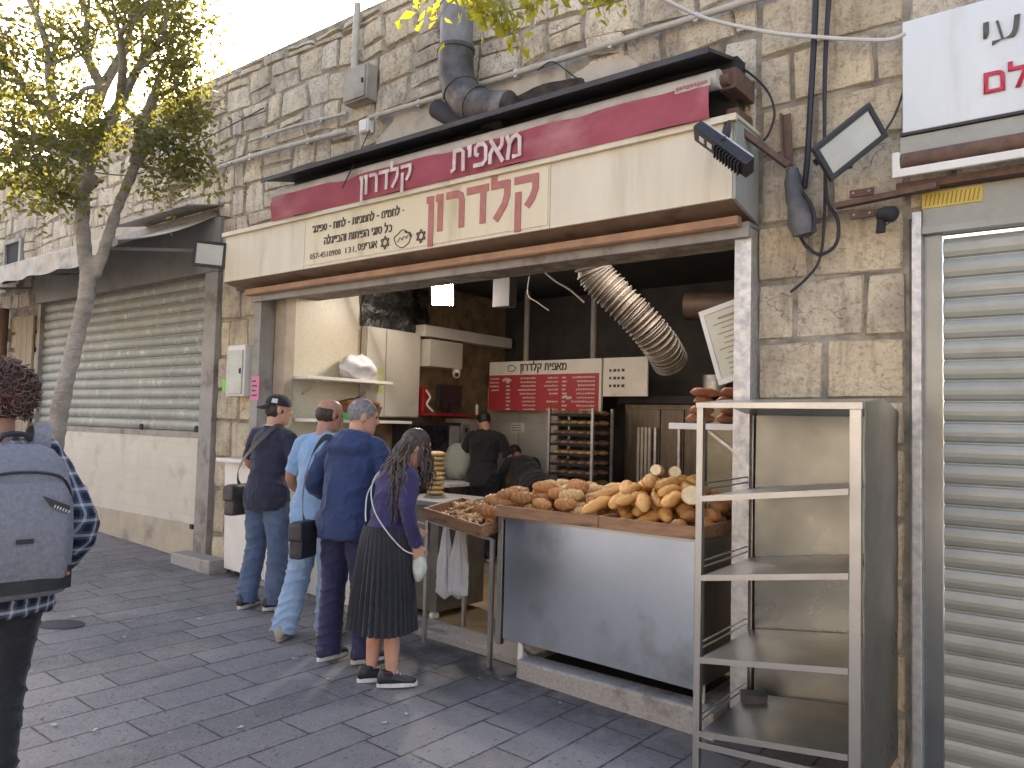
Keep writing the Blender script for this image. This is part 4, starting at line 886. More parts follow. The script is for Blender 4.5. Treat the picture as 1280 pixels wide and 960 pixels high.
M_crust = mat('golden_crust', objvar=.24, c1=(.68, .37, .12), c2=(.55, .255, .07), sc_=7, rough=.5, bump=.12, bsc=30, c3=(.60, .40, .20), c3s=6, c3lo=.55, c3hi=.75, spec=.3)
M_crustd = mat('dark_crust', objvar=.24, c1=(.47, .22, .075), c2=(.33, .135, .045), sc_=8, rough=.45, bump=.2, bsc=40, c3=(.40, .24, .13), c3s=14, c3lo=.56, c3hi=.68, spec=.3)
M_crustp = mat('seeded_pale_crust', objvar=.24, c1=(.62, .385, .155), c2=(.49, .27, .095), sc_=8, rough=.6, bump=.35, bsc=60, c3=(.62, .50, .32), c3s=45, c3lo=.52, c3hi=.6, spec=.25)
M_crumb = mat('pale_crumb', (.86, .74, .50), (.78, .63, .38), 30, .85, bump=.5, bsc=70)
M_stick = mat('pale_twist', (.55, .36, .17), (.44, .25, .10), 12, .55, bump=.2)
def p_baguette(L=.25, r=.049, seed=0):
    b = MB(); n_ = 16; rings = []
    for i in range(n_+1):
        u = i/n_; k = max(.05, (1-abs(2*u-1)**2.6))**.5; sc2 = 1+.05*math.sin(u*19+seed)
        rings.append((Vector((L*(u-.5), .012*math.sin(u*3+seed), r*.85)), r*k*sc2, r*.85*k*sc2, Y_, Z_))
    b.loft(rings, 16)
    o = b.build('bread_roll', M_crust, None, world=False, disp=lambda p: .004*N(p+Vector((seed, 0, 0)), 22)-(.008 if p.z > r*.9 and abs(((p.x+.5*p.y)*22+.3) % 1-.5) < .13 else 0))
    return o
def p_oval(seed=0, m=None, r=(.105, .06, .05)):
    b = MB(); b.ball((0, 0, r[2]*.9), r, 24, 16)
    return b.build('loaf', m or M_crustp, None, world=False, disp=lambda p: .006*N(p+Vector((seed, 0, 0)), 14)+.0025*N(p, 60)-(.006 if p.z > r[2] and abs(p.y) < .006 else 0))
def p_round(seed=0, m=None):
    b = MB(); b.ball((0, 0, .045), (.068, .064, .048), 24, 16)
    return b.build('bun', m or M_crustd, None, world=False, disp=lambda p: .006*N(p+Vector((seed, 3, 0)), 16)-(.007 if p.z > .05 and (abs(p.x) < .005 or abs(p.y) < .005) else 0))
def p_braid(seed=0, m=None):
    b = MB()
    for k in range(3):
        P = []; rs = []
        for i in range(25):
            u = i/24; q = 2*math.pi*(u*1.9+k/3); e = max(.12, 1-abs(2*u-1)**3)
            P.append((.19*(u-.5), .030*math.sin(q)*e, .042+.02*math.sin(2*q)*e)); rs.append(.031*e**.5)
        b.tube(P, rs, 10)
    return b.build('braided_loaf', m or M_crustd, None, world=False, disp=lambda p: .003*N(p, 40))
def hide_proto(o): o.location = (0, 0, -50); return o
PROTO = {}
def bread(kind, mk, label, catg, group, c, rot, s=1):
    """first use moves the prototype, later ones copy it"""
    if kind not in PROTO:
        o = mk(); PROTO[kind] = o
    else:
        o = PROTO[kind].copy(); link(o)
        for ch in PROTO[kind].children: q = ch.copy(); link(q); q.parent = o
    o.location = c; o.rotation_euler = rot; o.scale = (s,)*3; tag(o, label, catg, group); return o
# tray rack with baked goods
RX0, RX1, RY0, RY1 = onY(687, 520, 7.1).x, onY(741, 520, 7.1).x, 7.1, 7.5
t = thing('tray_rack', 'tall metal rack of dark baking trays at the back, right of the steel cabinet', 'rack', ((RX0+RX1)/2, 7.3, gz(-5)+.05))
for x in (RX0, RX1):
    for y in (RY0, RY1):
        b = MB(); b.bb(x-.014, x+.014, y-.014, y+.014, gz(-5)+.05, 1.69); b.build('post', M_galv, t)
for k in range(11):
    z = .52+.108*k
    b = MB(); b.bb(RX0+.015, RX1-.015, RY0, RY1, z, z+.012); b.bb(RX0+.015, RX1-.015, RY0-.012, RY0, z, z+.03); tr = b.build('tray', M_dark, t)
    if k > 2:
        b = MB()
        for i in range(5):
            for j in range(2): b.ball((RX0+.06+(RX1-RX0-.12)*i/4, RY0+.1+.2*j, z+.038), (.062, .09, .03), 10, 7)
        b.build('baked_rolls', mat('dull_brown_rolls', (.34, .21, .14), (.25, .14, .09), 9, .6) if k % 3 else M_crustp, tr)  # duller brown rolls on most trays, paler seeded ones on every third
t = thing('bread_oven', 'brown steel bread oven with upright door bars at the back of the bakery', 'oven', (-3.9, 7.8, 0))
b = MB(); b.bb(-4.45, -3.42, 7.7, 7.99, gz(-4)+.05, 1.75); b.build('body', M_oven, t)
for x0, x1 in ((-4.40, -4.0), (-3.99, -3.72), (-3.71, -3.45)):
    b = MB(); b.bb(x0, x1, 7.66, 7.697, .1, 1.70); d_ = b.build('door', M_oven, t, bevel=.006)
    b = MB(); b.bb(x1-.05, x1-.02, 7.62, 7.657, .7, 1.5); b.build('handle', M_galv, d_, bevel=.004)
b = MB()
for k in range(4): b.bb(-4.24+.045*k, -4.21+.045*k, 7.60, 7.62, .85, 1.50)
b.build('peel_bars', M_pipe, t)
b = MB(); b.bb(-4.5, -3.4, 7.62, 7.99, 1.76, 1.84); b.build('canopy', M_dark, t)
b = MB(); b.tube([(-3.35, 7.6, 1.84), (-3.35, 7.6, 2.05)], .12, 16); b.build('steam_drum', M_galv, t)
b = MB(); b.bb(-3.40, -2.9, 7.55, 7.7, -.1, 1.75); tag(b.build('beige_panel', M_beige, bevel=.005), 'plain beige upright panel right of the brown oven', 'panel')
# flexible duct
t = thing('flexible_duct', 'ribbed flexible duct curving down under the dark ceiling', 'duct', (-3.5, 5.8, 2.4))
P = cat([(-3.55, 5.55, 3.09), onY(742, 338, 5.6), onY(765, 365, 5.7), onY(800, 400, 5.85), onY(825, 430, 6.0), onY(838, 452, 6.2)], 20)
b = MB(); b.tube(P, [.140+.012*math.sin(i*2*math.pi/2.5) for i in range(len(P))], 20, caps=False)
b.build('hose', mat('dusty_foil', (.24, .21, .17), (.15, .125, .10), 5, .65, .2, c3=(.06, .045, .03), c3s=3), t)
b = MB()
P2 = P
for i in range(0, len(P)-1, 3):
    d = (P[i+1]-P[i]).normalized(); a = d.cross(Z_).normalized(); e = a.cross(d)
    b.tube([P[i]+(a*math.cos(q)+e*math.sin(q))*.152 for q in [2*math.pi*k/20 for k in range(21)]], .007, 5, caps=False)
b.build('wire_rings', M_frame, t)
b = MB(); b.tube([(-3.2, 6.6, 2.62), (-1.9, 6.9, 2.55)], .13, 14); tag(b.build('oven_pipe', mat('copper_brown', (.10, .06, .04), (.05, .03, .02), 6, .6, .2)), 'brown round pipe under the ceiling right of the flexible duct', 'pipe')
t = thing('ceiling_lamp', 'bright square lamp panel lit under the dark bakery ceiling', 'lamp', onY(553, 366, 5.9))
c = onY(553, 366, 5.9); xd = (onY(566, 365, 5.9)-onY(540, 367, 5.9)).normalized(); M = Matrix((xd, Vector((-.1, .8, .6)).normalized(), Vector((0, -.55, .83)))).transposed()
M = Euler((R(24), 0, R(38))).to_matrix()
b = MB(); b.box(c+M @ Vector((0, .03, 0)), (.235, .03, .28), M); b.build('housing', M_black, t, bevel=.005)
b = MB(); b.box(c, (.215, .012, .26), M); m = mat('lamp_face', (1, .96, .90), None, emit=55); b.build('lit_face', m, t)
b = MB(); b.tube([c+M @ Vector((0, .04, .1)), (c.x, c.y+.1, 3.1)], .01, 6); b.build('cord', M_cable, t)
t = thing('ceiling_lamp', 'second bright lamp panel hidden behind the lintel, right part of the ceiling', 'lamp', (-2.9, 5.3, 3.0))
b = MB(); b.bb(-3.15, -2.65, 5.2, 5.4, 3.02, 3.10); b.build('housing', M_black, t, bevel=.005)
b = MB(); b.bb(-3.13, -2.67, 5.22, 5.38, 3.005, 3.018); b.build('lit_face', mat('dim_lamp_face', (1, .96, .9), None, emit=22), t)
c = onY(631, 366, 6.2); b = MB(); b.box(c, (.22, .12, .30)); b.bar(c+Vector((0, 0, .15)), (c.x, c.y, 3.1), .03, .03); tag(b.build('ceiling_box', mat('dusty_grey', (.12, .12, .12), (.09, .09, .09), 5, .7), bevel=.006), 'grey box hanging from the dark ceiling right of the lamp', 'box')
for lb, px in (('thin grey pole between the ceiling and the menu, left one', 650), ('thin grey pole between the ceiling and the menu, right one', 735)): pass
cable('pale cable hanging in a slack line under the bakery ceiling', [onY(678, 338, 5.6), onY(695, 352, 5.6), onY(712, 362, 5.6), onY(730, 378, 5.6)], .008, M_wcable)
cable('thin pale cable with a kink dangling left of the flexible duct', [onY(662, 345, 6), onY(660, 368, 6), onY(672, 378, 6), onY(686, 388, 6)], .006, M_wcable)

# framed certificate leaning out of the opening
t = thing('framed_certificate', 'tilted framed certificate hanging beside the right steel rail', 'certificate', onY(905, 425, 4.55))
A, B, Cc, D = onY(866, 397, 4.56), onY(932, 373, 4.60), onY(958, 456, 4.60), onY(901, 478, 4.56)
xd = (B-A).normalized(); W1 = (B-A).length; zd = (A-D); zd = (zd-xd*zd.dot(xd)); H1 = zd.length; zd.normalize()
n1 = xd.cross(zd); M = Matrix((xd, n1*-1, zd)).transposed(); c = D+xd*W1/2+zd*H1/2
b = MB()
for cc, d in (((0, 0, H1/2), (W1+.03, .025, .035)), ((0, 0, -H1/2), (W1+.03, .025, .035)), ((-W1/2, 0, 0), (.03, .025, H1-.035)), ((W1/2, 0, 0), (.03, .025, H1-.035))): b.box(c+M @ Vector(cc), d, M)
b.build('frame', M_white, t, bevel=.004)
b = MB(); b.box(c, (W1-.03, .008, H1-.03), M); b.build('sheet', mat('old_paper', (.60, .57, .44), (.55, .52, .39), 4, .6), t)
b = MB(); rr = random.Random(8)
for k in range(12):
    wd = W1*rr.uniform(.4, .72); b.box(c+n1*.006+zd*(H1*.36-.032*k), (wd, .002, .006 if k else .014), M)
b.build('written_lines', mat('brown_ink', (.30, .26, .18), None), t)
b = MB(); b.ball(c+n1*.006-zd*.02, .024, 10, 6, M=Matrix.Diagonal((1, .1, 1))); b.build('seal', mat('gold_seal', (.36, .33, .12), None), t)
# side shelf with a stack of brown loaves by the right rail
t = thing('wall_shelf', 'white side shelf by the right rail stacked with long brown loaves', 'shelf', (-2.1, 4.95, 1.5))
b = MB(); b.bb(-2.40, -1.78, 4.72, 5.15, 1.49, 1.53); b.build('board', M_white, t, bevel=.005)
b = MB(); b.bar((-1.80, 4.9, 1.2), (-2.2, 4.9, 1.485), .02, .02); b.build('bracket', M_galv, t)
for z_ in range(4):
    for k in range(3 if z_ < 3 else 2):
        bread('long', lambda: p_baguette(.30, .038, 3), 'long brown loaf in the stack on the white side shelf', 'bread', 'long loaves stacked on the side shelf', (-2.26+.01*z_+.19*k, 4.90, 1.531+.058*z_), (0, 0, R(80+8*((z_+k) % 3))), 1)
PROTO['long'].data.materials[0] = mat('brown_loaf_crust', (.40, .17, .085), (.30, .115, .055), 8, .5, bump=.15, c3=(.48, .27, .16), c3s=9)

# ================================================================ customer counter on the left
t = thing('service_counter', 'white panelled service counter where the customers queue', 'counter', (-5.9, 4.6, gz(-5.9)))
for x0, x1 in ((-6.92, -6.27), (-6.265, -5.60), (-5.595, -4.95)):
    b = MB(); b.hexa([(x0, 4.33, gz(x0)+.07), (x1, 4.33, gz(x1)+.07), (x1, 4.36, gz(x1)+.07), (x0, 4.36, gz(x0)+.07), (x0, 4.29, 1.06), (x1, 4.29, 1.06), (x1, 4.32, 1.06), (x0, 4.32, 1.06)]); b.build('front_panel', M_white, t, bevel=.003)
b = MB(); b.bb(-6.90, -4.96, 4.37, 4.95, .04, 1.06); b.build('body', M_grey, t)
b = MB(); b.bb(-6.97, -4.93, 4.22, 5.0, 1.062, 1.10); b.build('counter_top', M_white, t, bevel=.008)
b = MB(); b.bb(-6.88, -5.0, 4.42, 4.9, gz(-6.9)-.05, .04); b.build('plinth', M_dark, t)
t = thing('steel_cabinet', 'low stainless steel cabinet on white castors behind the pleated skirt', 'cabinet', (-4.6, 4.9, 0))
b = MB(); b.bb(-4.9, -4.36, 4.62, 5.2, -.02, .82); b.build('body', M_steel3, t, bevel=.004)
b = MB(); b.bb(-4.93, -4.32, 4.58, 5.24, .822, .86); b.build('top', mat('dull_green_top', (.25, .26, .22), (.2, .2, .17), 5, .5), t, bevel=.004)
for x in (-4.84, -4.42):
    b = MB(); b.tube([(x-.02, 4.66, -.06), (x+.02, 4.66, -.06)], .04, 14); b.build('castor', M_white, t)
for k in range(9):
    o = bread('pita', lambda: p_round(0, M_crustp), 'flat round bread in the tall stack on the low steel cabinet', 'bread', 'flat breads stacked on the steel cabinet', (-4.79, 5.02, .861+.042*k), (0, 0, k*1.3), 1)
    o.scale = (1.2, 1.2, .5)
def hang_bag(label, c, r, h):
    c = Vector(c)
    def f(u, v):
        q = 2*math.pi*u; k = (.25+.75*min(1, v*1.8))*(1+.16*math.sin(q*5+v*3)+.10*math.sin(q*9-v*4)); k *= (1 if v < .92 else (1-v)/.08*.9+.1)
        return c+Vector((math.cos(q)*r*k, math.sin(q)*r*.6*k, -h*v))
    b = MB(); b.grid(f, 40, 24)
    return tag(b.build('plastic_bag', M_bagp, disp=lambda p: .006*N(p, 18)), label, 'bag')
hang_bag('long white plastic bag hanging just left of the bread counter leg', (-4.02, 4.5, .72), .085, .56)
hang_bag('greyish white plastic bag hanging against the low steel cabinet', (-4.22, 4.56, .70), .07, .58)

# ================================================================ bread counter
t = thing('counter_plinth', 'speckled grey terrazzo plinth under the steel bread counter', 'plinth', (-2.5, 4.5, gz(-2.5)))
b = MB(); zz = lambda x: gz(x)-.1
b.hexa([(-3.2, 4.17, zz(-3.2)), (-1.82, 4.17, zz(-1.8)), (-1.82, 4.34, zz(-1.8)), (-3.2, 4.34, zz(-3.2)), (-3.2, 4.17, -.055), (-1.82, 4.17, -.065), (-1.82, 4.34, -.065), (-3.2, 4.34, -.055)])
b.build('front_kerb', M_concrete, t, bevel=.018)
b = MB(); b.hexa([(-2.0, 4.345, zz(-2)), (-1.82, 4.345, zz(-1.8)), (-1.82, 4.9, zz(-1.8)), (-2.0, 4.9, zz(-2)), (-2.0, 4.345, -.067), (-1.82, 4.345, -.067), (-1.82, 4.9, -.067), (-2.0, 4.9, -.067)])
b.build('side_kerb', M_concrete, t, bevel=.015)
b = MB(); b.bb(-3.2, -2.01, 4.35, 5.0, gz(-3.2)-.1, -.11); b.build('bed', M_dark, t)
t = thing('bread_counter', 'stainless steel bread counter with smudged front panel, heaped with bread', 'counter', (-2.65, 4.6, -.1))
b = MB(); b.sheet(lambda u, v: (-3.36+1.40*u, 4.225+.004*math.sin(u*5)+.003*math.sin(v*4+u*3), .045-.03*u+(.80+.03*u)*v), 12, 10, .004); b.build('front_panel', M_counter, t)
for x in (-3.395, -1.945):
    b = MB(); b.bb(x-.022, x+.022, 4.213, 4.255, .0, .845); b.build('corner_post', M_steel, t, bevel=.004)
for x in (-3.405, -1.935):
    b = MB(); b.bb(x-.006, x+.006, 4.257, 5.05, .03, .845); b.build('side_panel', M_steel, t)
b = MB(); b.bb(-3.41, -1.93, 4.21, 5.06, .846, .862); b.build('counter_top', M_steel, t)
for x in (-3.30, -2.0):
    b = MB(); b.tube([(x+.06, 4.27, -.11), (x+.06, 4.27, .035)], .022, 10); b.build('foot', M_white, t)
b = MB(); b.bb(-3.38, -1.96, 4.9, 5.0, .05, .80); b.build('back_panel', M_dark, t)
def crate(label, x0, x1, y0, y1, z0, h, tilt=0):
    t = thing('bread_tray', label, 'tray', ((x0+x1)/2, y0, z0))
    th = .016
    b = MB(); b.bb(x0, x1, y0, y0+th, z0, z0+h); b.build('front_board', M_wood, t, bevel=.003)
    b = MB(); b.bb(x0, x1, y1-th, y1, z0, z0+h); b.build('back_board', M_wood, t, bevel=.003)
    for xa in (x0, x1-th):
        b = MB(); b.bb(xa, xa+th, y0+th+.001, y1-th-.001, z0, z0+h); b.build('side_board', M_wood, t, bevel=.003)
    b = MB(); b.bb(x0+th+.001, x1-th-.001, y0+th+.001, y1-th-.001, z0+.004, z0+.02); b.build('base', M_wood, t)
    return t
crate('long wooden tray on the steel counter holding braided and seeded loaves', -3.425, -2.60, 4.185, 5.05, .864, .075)
crate('wooden tray on the right half of the steel counter under the bread rolls', -2.595, -1.925, 4.185, 5.05, .864, .075)
# little tilted side tray on legs with thin twists
tt = thing('tray_stand', 'thin legged steel stand carrying the small twist tray', 'stand', (-3.8, 4.3, gz(-3.8)))
for x, y, zt in ((-4.14, 4.27, .765), (-3.45, 4.2, .70), (-3.47, 4.58, .74), (-4.1, 4.66, .80)):
    b = MB(); b.bb(x-.014, x+.014, y-.014, y+.014, gz(x), zt); b.build('leg', M_steel, tt)
b = MB(); b.bar((-4.14, 4.27, .76), (-3.45, 4.2, .70), .02, .02); b.bar((-4.1, 4.66, .79), (-3.47, 4.58, .735), .02, .02); b.build('rail', M_steel, tt)
A = Vector((-4.12, 4.20, .775)); u_ = Vector((.64, -.09, -.062)); v_ = Vector((-.03, .46, .05)); up_ = u_.cross(v_).normalized()
t = thing('bread_tray', 'small wooden tray of thin bread twists at the left end of the counter', 'tray', A)
def slab(p, a, b_, h, name, m):
    mb = MB(); mb.hexa([p, p+a, p+a+b_, p+b_, p+up_*h, p+a+up_*h, p+a+b_+up_*h, p+b_+up_*h]); return mb.build(name, m, t, bevel=.003)
slab(A, u_, v_, .012, 'base', M_wood)
un, vn = u_.normalized()*.015, v_.normalized()*.015
slab(A+up_*.013, u_, vn, .075, 'front_board', M_wood); slab(A+v_-vn+up_*.013, u_, vn, .075, 'back_board', M_wood)
slab(A+up_*.013+vn*1.02, un, v_-vn*2.04, .075, 'side_board', M_wood); slab(A+u_-un+up_*.013+vn*1.02, un, v_-vn*2.04, .075, 'side_board', M_wood)
def p_twist():
    b = MB(); P = [Vector((.085*(i/10-.5)*2, .008*math.sin(i*1.7), .012+.006*math.cos(i*1.7))) for i in range(11)]; b.tube(P, [.006]+[.011]*9+[.006], 8)
    return b.build('bread_twist', M_stick, None, world=False)
rr = random.Random(4)
for i in range(56):
    a, c = rr.uniform(.14, .86), rr.uniform(.15, .85); h = .02+.012*(i//14)+.045*(1-abs(2*a-1))*(1-abs(2*c-1))*(i/56)*2
    bread('twist', p_twist, 'thin pale bread twist lying in the small tilted tray', 'bread', 'bread twists in the small tray', A+u_*a+v_*c+up_*h, (rr.uniform(-.25, .25), rr.uniform(-.3, .3), rr.uniform(0, 6.28)), rr.uniform(.8, 1.15))
# --- the heap: (kind, px, py, Y, heading, pitch, scale); Y is the distance into the counter
def at(px, py, y): return onY(px, py, y)
KI = {'braid': (lambda: p_braid(), 'dark braided challah loaf heaped at the left of the steel counter', 'dark braided loaves at the left of the heap'),
      'braid_pale': (lambda: p_braid(1, M_crustp), 'pale sesame braided loaf among the dark ones at the left', 'pale braided loaves at the left of the heap'),
      'oval': (lambda: p_oval(), 'oval seeded loaf in the row behind the braided loaves', 'oval seeded loaves along the back of the tray'),
      'baguette': (lambda: p_baguette(), 'golden elongated bread roll piled in the tall middle heap', 'golden rolls in the tall middle heap'),
      'flat': (lambda: p_oval(3, M_crust, (.105, .07, .022)), 'flat golden loaf along the front board of the tray', 'flat loaves along the front board'),
      'bun': (lambda: p_round(), 'round dark bun at the low right end of the bread heap', 'round dark buns at the right end')}
# loaves are dropped one after another on the heap: each comes to rest on what already lies there
HX, HY, HS = -3.41, 4.20, .01; NX, NY = 148, 85
HF = [[.884]*NY for _ in range(NX)]
def target(x, y):
    hx = [(-3.42, .15), (-3.25, .18), (-3.0, .185), (-2.7, .185), (-2.5, .225), (-2.36, .29), (-2.24, .26), (-2.12, .17), (-1.93, .09)]
    for (a, ha), (b, hb_) in zip(hx, hx[1:]):
        if a <= x <= b: h = ha+(hb_-ha)*(x-a)/(b-a); break
    else: h = .05
    return .884+h*min(1, max(.3, (y-4.10)/.36))*(1 if y < 4.85 else .85)
DIM = {'braid': (.105, .055, .046), 'braid_pale': (.105, .055, .046), 'oval': (.105, .062, .050), 'baguette': (.125, .048, .042), 'bun': (.068, .064, .046), 'cut': (.055, .056, .054)}
def drop(kind, x, y, a, s_, cap=9):
    A_, B_, C_ = (q*s_ for q in DIM[kind]); ca, sa = math.cos(a), math.sin(a); foot = []; need = []
    R_ = max(A_, B_); i0, i1 = max(0, int((x-R_-HX)/HS)), min(NX-1, int((x+R_-HX)/HS)); j0, j1 = max(0, int((y-R_-HY)/HS)), min(NY-1, int((y+R_-HY)/HS))
    for i in range(i0, i1+1):
        for j in range(j0, j1+1):
            dx, dy = HX+i*HS-x, HY+j*HS-y; u, v = (dx*ca+dy*sa)/A_, (-dx*sa+dy*ca)/B_; q = u*u+v*v
            if q < 1: e = C_*math.sqrt(1-q); foot.append((i, j, e)); need.append(HF[i][j]+e)
    need.sort(); zc = need[int(len(need)*.93)]
    if zc+C_*.75 > cap: return None
    for i, j, e in foot: HF[i][j] = max(HF[i][j], zc+e)
    return zc-C_
rr = random.Random(19)
def kind_at(x, y):
    q = rr.random()
    if x < -3.05: return 'braid' if q < .7 else 'braid_pale'
    if x < -2.72: return 'oval' if y > 4.52 else ('braid_pale' if q < .5 else 'braid')
    if x < -2.6: return 'oval' if q < .4 else 'baguette'
    if x < -2.17: return 'baguette'
    return 'bun' if y < 4.62 or q < .6 else 'baguette'
for n_ in range(900):
    best = None
    for c_ in range(4):
        x, y = rr.uniform(-3.34, -2.0), rr.uniform(4.275, 4.96); d_ = target(x, y)-HF[int((x-HX)/HS)][int((y-HY)/HS)]
        if best is None or d_ > best[0]: best = (d_, x, y)
    if best[0] < .02: continue
    d_, x, y = best; k = kind_at(x, y); s_ = rr.uniform(.80, 1.0)
    a = {'baguette': R(rr.gauss(98, 26)), 'oval': R(rr.gauss(5, 14)), 'braid': R(rr.gauss(20, 35)), 'braid_pale': R(rr.gauss(10, 25)), 'bun': rr.uniform(0, 6)}[k]
    R_ = max(DIM[k][:2])*s_
    if y-abs(math.sin(a))*DIM[k][0]*s_-abs(math.cos(a))*DIM[k][1]*s_ < 4.205: y = 4.208+abs(math.sin(a))*DIM[k][0]*s_+abs(math.cos(a))*DIM[k][1]*s_
    ex = abs(math.cos(a))*DIM[k][0]*s_+abs(math.sin(a))*DIM[k][1]*s_; x = min(max(x, -3.405+ex), -1.945-ex)
    z = drop(k, x, y, a, s_, target(x, y)+.045); mk, lb, gp = KI[k]
    if z is None: continue
    bread(k, mk, lb, 'bread', gp, (x, y, z), (R(rr.uniform(-7, 7)), R(rr.uniform(-9, 9)-(14 if k == 'baguette' and y < 4.75 else 0)), a), s_)
for a, c, h, rz in ((.62, .72, .03, 20), (.80, .80, .03, 70), (.90, .50, .03, 100), (.74, .55, .075, 40), (.86, .72, .085, 10), (.95, .88, .05, 50), (.80, .92, .09, -10), (.93, .66, .13, 30), (.50, .88, .04, 0), (.66, .90, .075, 30), (.88, .90, .15, 15), (.97, .78, .19, 40), (.78, .74, .13, 60), (.92, .42, .09, 20), (1.0, .95, .20, 0), (.70, .62, .06, 5)):
    p = A+u_*a+v_*c+up_*h; bread('braid', None, 'dark braided loaf piled at the back of the small twist tray', 'bread', 'braided loaves on the small tray', p, (0, R(rr.uniform(-10, 10)), R(rz)), 1.0)
def cut_loaf():
    b = MB(); b.loft([(Vector((-.05, 0, 0)), .03, .028, Y_, Z_), (Vector((-.04, 0, 0)), .05, .046, Y_, Z_), (Vector((0, 0, 0)), .058, .054, Y_, Z_), (Vector((.05, 0, 0)), .056, .052, Y_, Z_)], 24)
    o = b.build('cut_loaf', M_crust, None, world=False)
    b = MB(); b.loft([(Vector((.0505, 0, 0)), .052, .048, Y_, Z_), (Vector((.054, 0, 0)), .050, .046, Y_, Z_)], 24)
    ch = b.build('cut_face', M_crumb, None, world=False); ch.parent = o
    return o
for x, y, rz, s_, lb in ((-2.08, 4.42, -70, 1.15, 'cut loaf showing its large pale round face among the dark buns'), (-2.40, 4.58, -85, .7, 'cut roll with a pale round end near the top of the heap'), (-2.34, 4.70, -60, .72, 'topmost cut roll with a white end on the peak of the heap')):
    z = drop('cut', x, y, R(rz), s_); bread('cut', cut_loaf, lb, 'bread', 'cut loaves showing pale crumb', (x, y, z+.054*s_), (0, R(-8), R(rz)), s_)

# ================================================================ empty stainless steel rack on the pavement
FL, FR = Vector((-1.70, 3.70, 0)), Vector((-.965, 3.72, 0)); dv = Vector((-.015, 1, 0)); DP = .70
BLc, BRc = FL+dv*DP, FR+dv*DP
t = thing('steel_rack', 'tall empty stainless steel shelf rack standing on the pavement by the pier', 'rack', ((FL+BRc)/2).to_tuple()[:2]+(gz(-1.3),))
zt = 1.60
for p in (FL, BLc):
    b = MB(); b.bar(p+Z_*(gz(p.x)), p+Z_*zt, .034, .034, up=(0, 1, 0)); b.build('post', M_steel, t, bevel=.003)
b = MB(); b.bar(FR+Z_*gz(FR.x), FR+Z_*zt, .05, .036, up=(0, 1, 0)); b.build('post', M_steel, t, bevel=.003)
b = MB(); q0 = FR+Vector((.03, .02, 0)); q1 = BRc+Vector((.03, 0, 0))
def side(u, v):
    p = q0.lerp(q1, u); z = gz(-.9)+.12+(zt+.03-gz(-.9)-.12)*v
    if v > .99: z += .045*(1-abs(2*u-1))-.02*u
    return p+Z_*z+X_*(.0016*math.sin(v*34)+.002*math.sin(u*3))
b.sheet(side, 10, 40, .004); b.build('side_panel', M_steel2, t)
b = MB(); q0, q1 = BLc+Vector((.03, -.01, 0)), BRc+Vector((-.005, -.01, 0))
b.sheet(lambda u, v: q0.lerp(q1, u)+Z_*(-.12+1.70*v)+Y_*.006*math.sin(v*7+u*2), 10, 16, .004); b.build('back_panel', M_steel2, t)
b = MB(); m0 = (FL+BLc)/2; m1 = (FR+BRc)/2
b.hexa([FL+Z_*zt-Y_*.02-X_*.02, FR+Z_*zt-Y_*.02+X_*.03, m1+Z_*(zt+.03)+X_*.03, m0+Z_*(zt+.03)-X_*.02, FL+Z_*(zt+.025)-Y_*.02-X_*.02, FR+Z_*(zt+.03)-Y_*.02+X_*.03, m1+Z_*(zt+.062)+X_*.03, m0+Z_*(zt+.055)-X_*.02])
b.hexa([m0+Z_*(zt+.03)-X_*.02, m1+Z_*(zt+.03)+X_*.03, BRc+Z_*(zt-.02)+X_*.03, BLc+Z_*(zt-.02)-X_*.02, m0+Z_*(zt+.055)-X_*.02, m1+Z_*(zt+.062)+X_*.03, BRc+Z_*(zt+.015)+X_*.03, BLc+Z_*(zt+.01)-X_*.02])
b.build('roof', M_steel, t)
for (l, r_) in (((882, 622), (1066, 613)), ((880, 721), (1066, 719)), ((879, 824), (1066, 838)), ((878, 916), (1066, 946))):
    a = onY(l[0], l[1], FL.y-.015); c = onY(r_[0], r_[1], FR.y-.015); a.x = FL.x+.02; c.x = FR.x-.026
    a2 = Vector((BLc.x+.02, BLc.y-.03, (a.z+.012))); c2 = Vector((BRc.x-.01, BRc.y-.03, (c.z+.012)))
    b = MB(); d_ = Z_*.02; e = Z_*.004
    b.hexa([a, c, c2, a2, a+e, c+e, c2+e, a2+e]); b.hexa([a-d_-Y_*.012, c-d_-Y_*.012, c-d_-Y_*.001, a-d_-Y_*.001, a+e*2-Y_*.012, c+e*2-Y_*.012, c+e*2-Y_*.001, a+e*2-Y_*.001])
    b.build('shelf', M_steel, t)
    for k in range(2):
        b = MB(); zz_ = a.z+.035+.03*k; b.tube([Vector((FL.x, FL.y, zz_)), Vector((BLc.x, BLc.y, zz_+.012))], .005, 6); b.build('side_rod', M_steel, t)
SH = onY(878, 916, FL.y); 
b = MB(); b.bar(Vector((FL.x+.02, FL.y-.02, SH.z-.05)), Vector((FR.x-.02, FR.y-.02, SH.z-.02)), .02, .03); b.build('front_rail', M_steel, t)
t = thing('small_box', 'small dark cardboard box on the bottom shelf of the steel rack', 'box', (-1.58, 4.3, .06))
c = onY(942, 880, 4.25); b = MB(); b.box(c+Z_*.02, (.13, .1, .06), (0, 0, .5)); b.build('body', mat('dark_card', (.10, .09, .08), (.06, .055, .05), 12, .8), t, bevel=.006)
b = MB(); b.box(c+Z_*.054, (.135, .105, .008), (0, 0, .5)); b.build('lid', mat('dark_card', (.1, .1, .1)), t, bevel=.002)
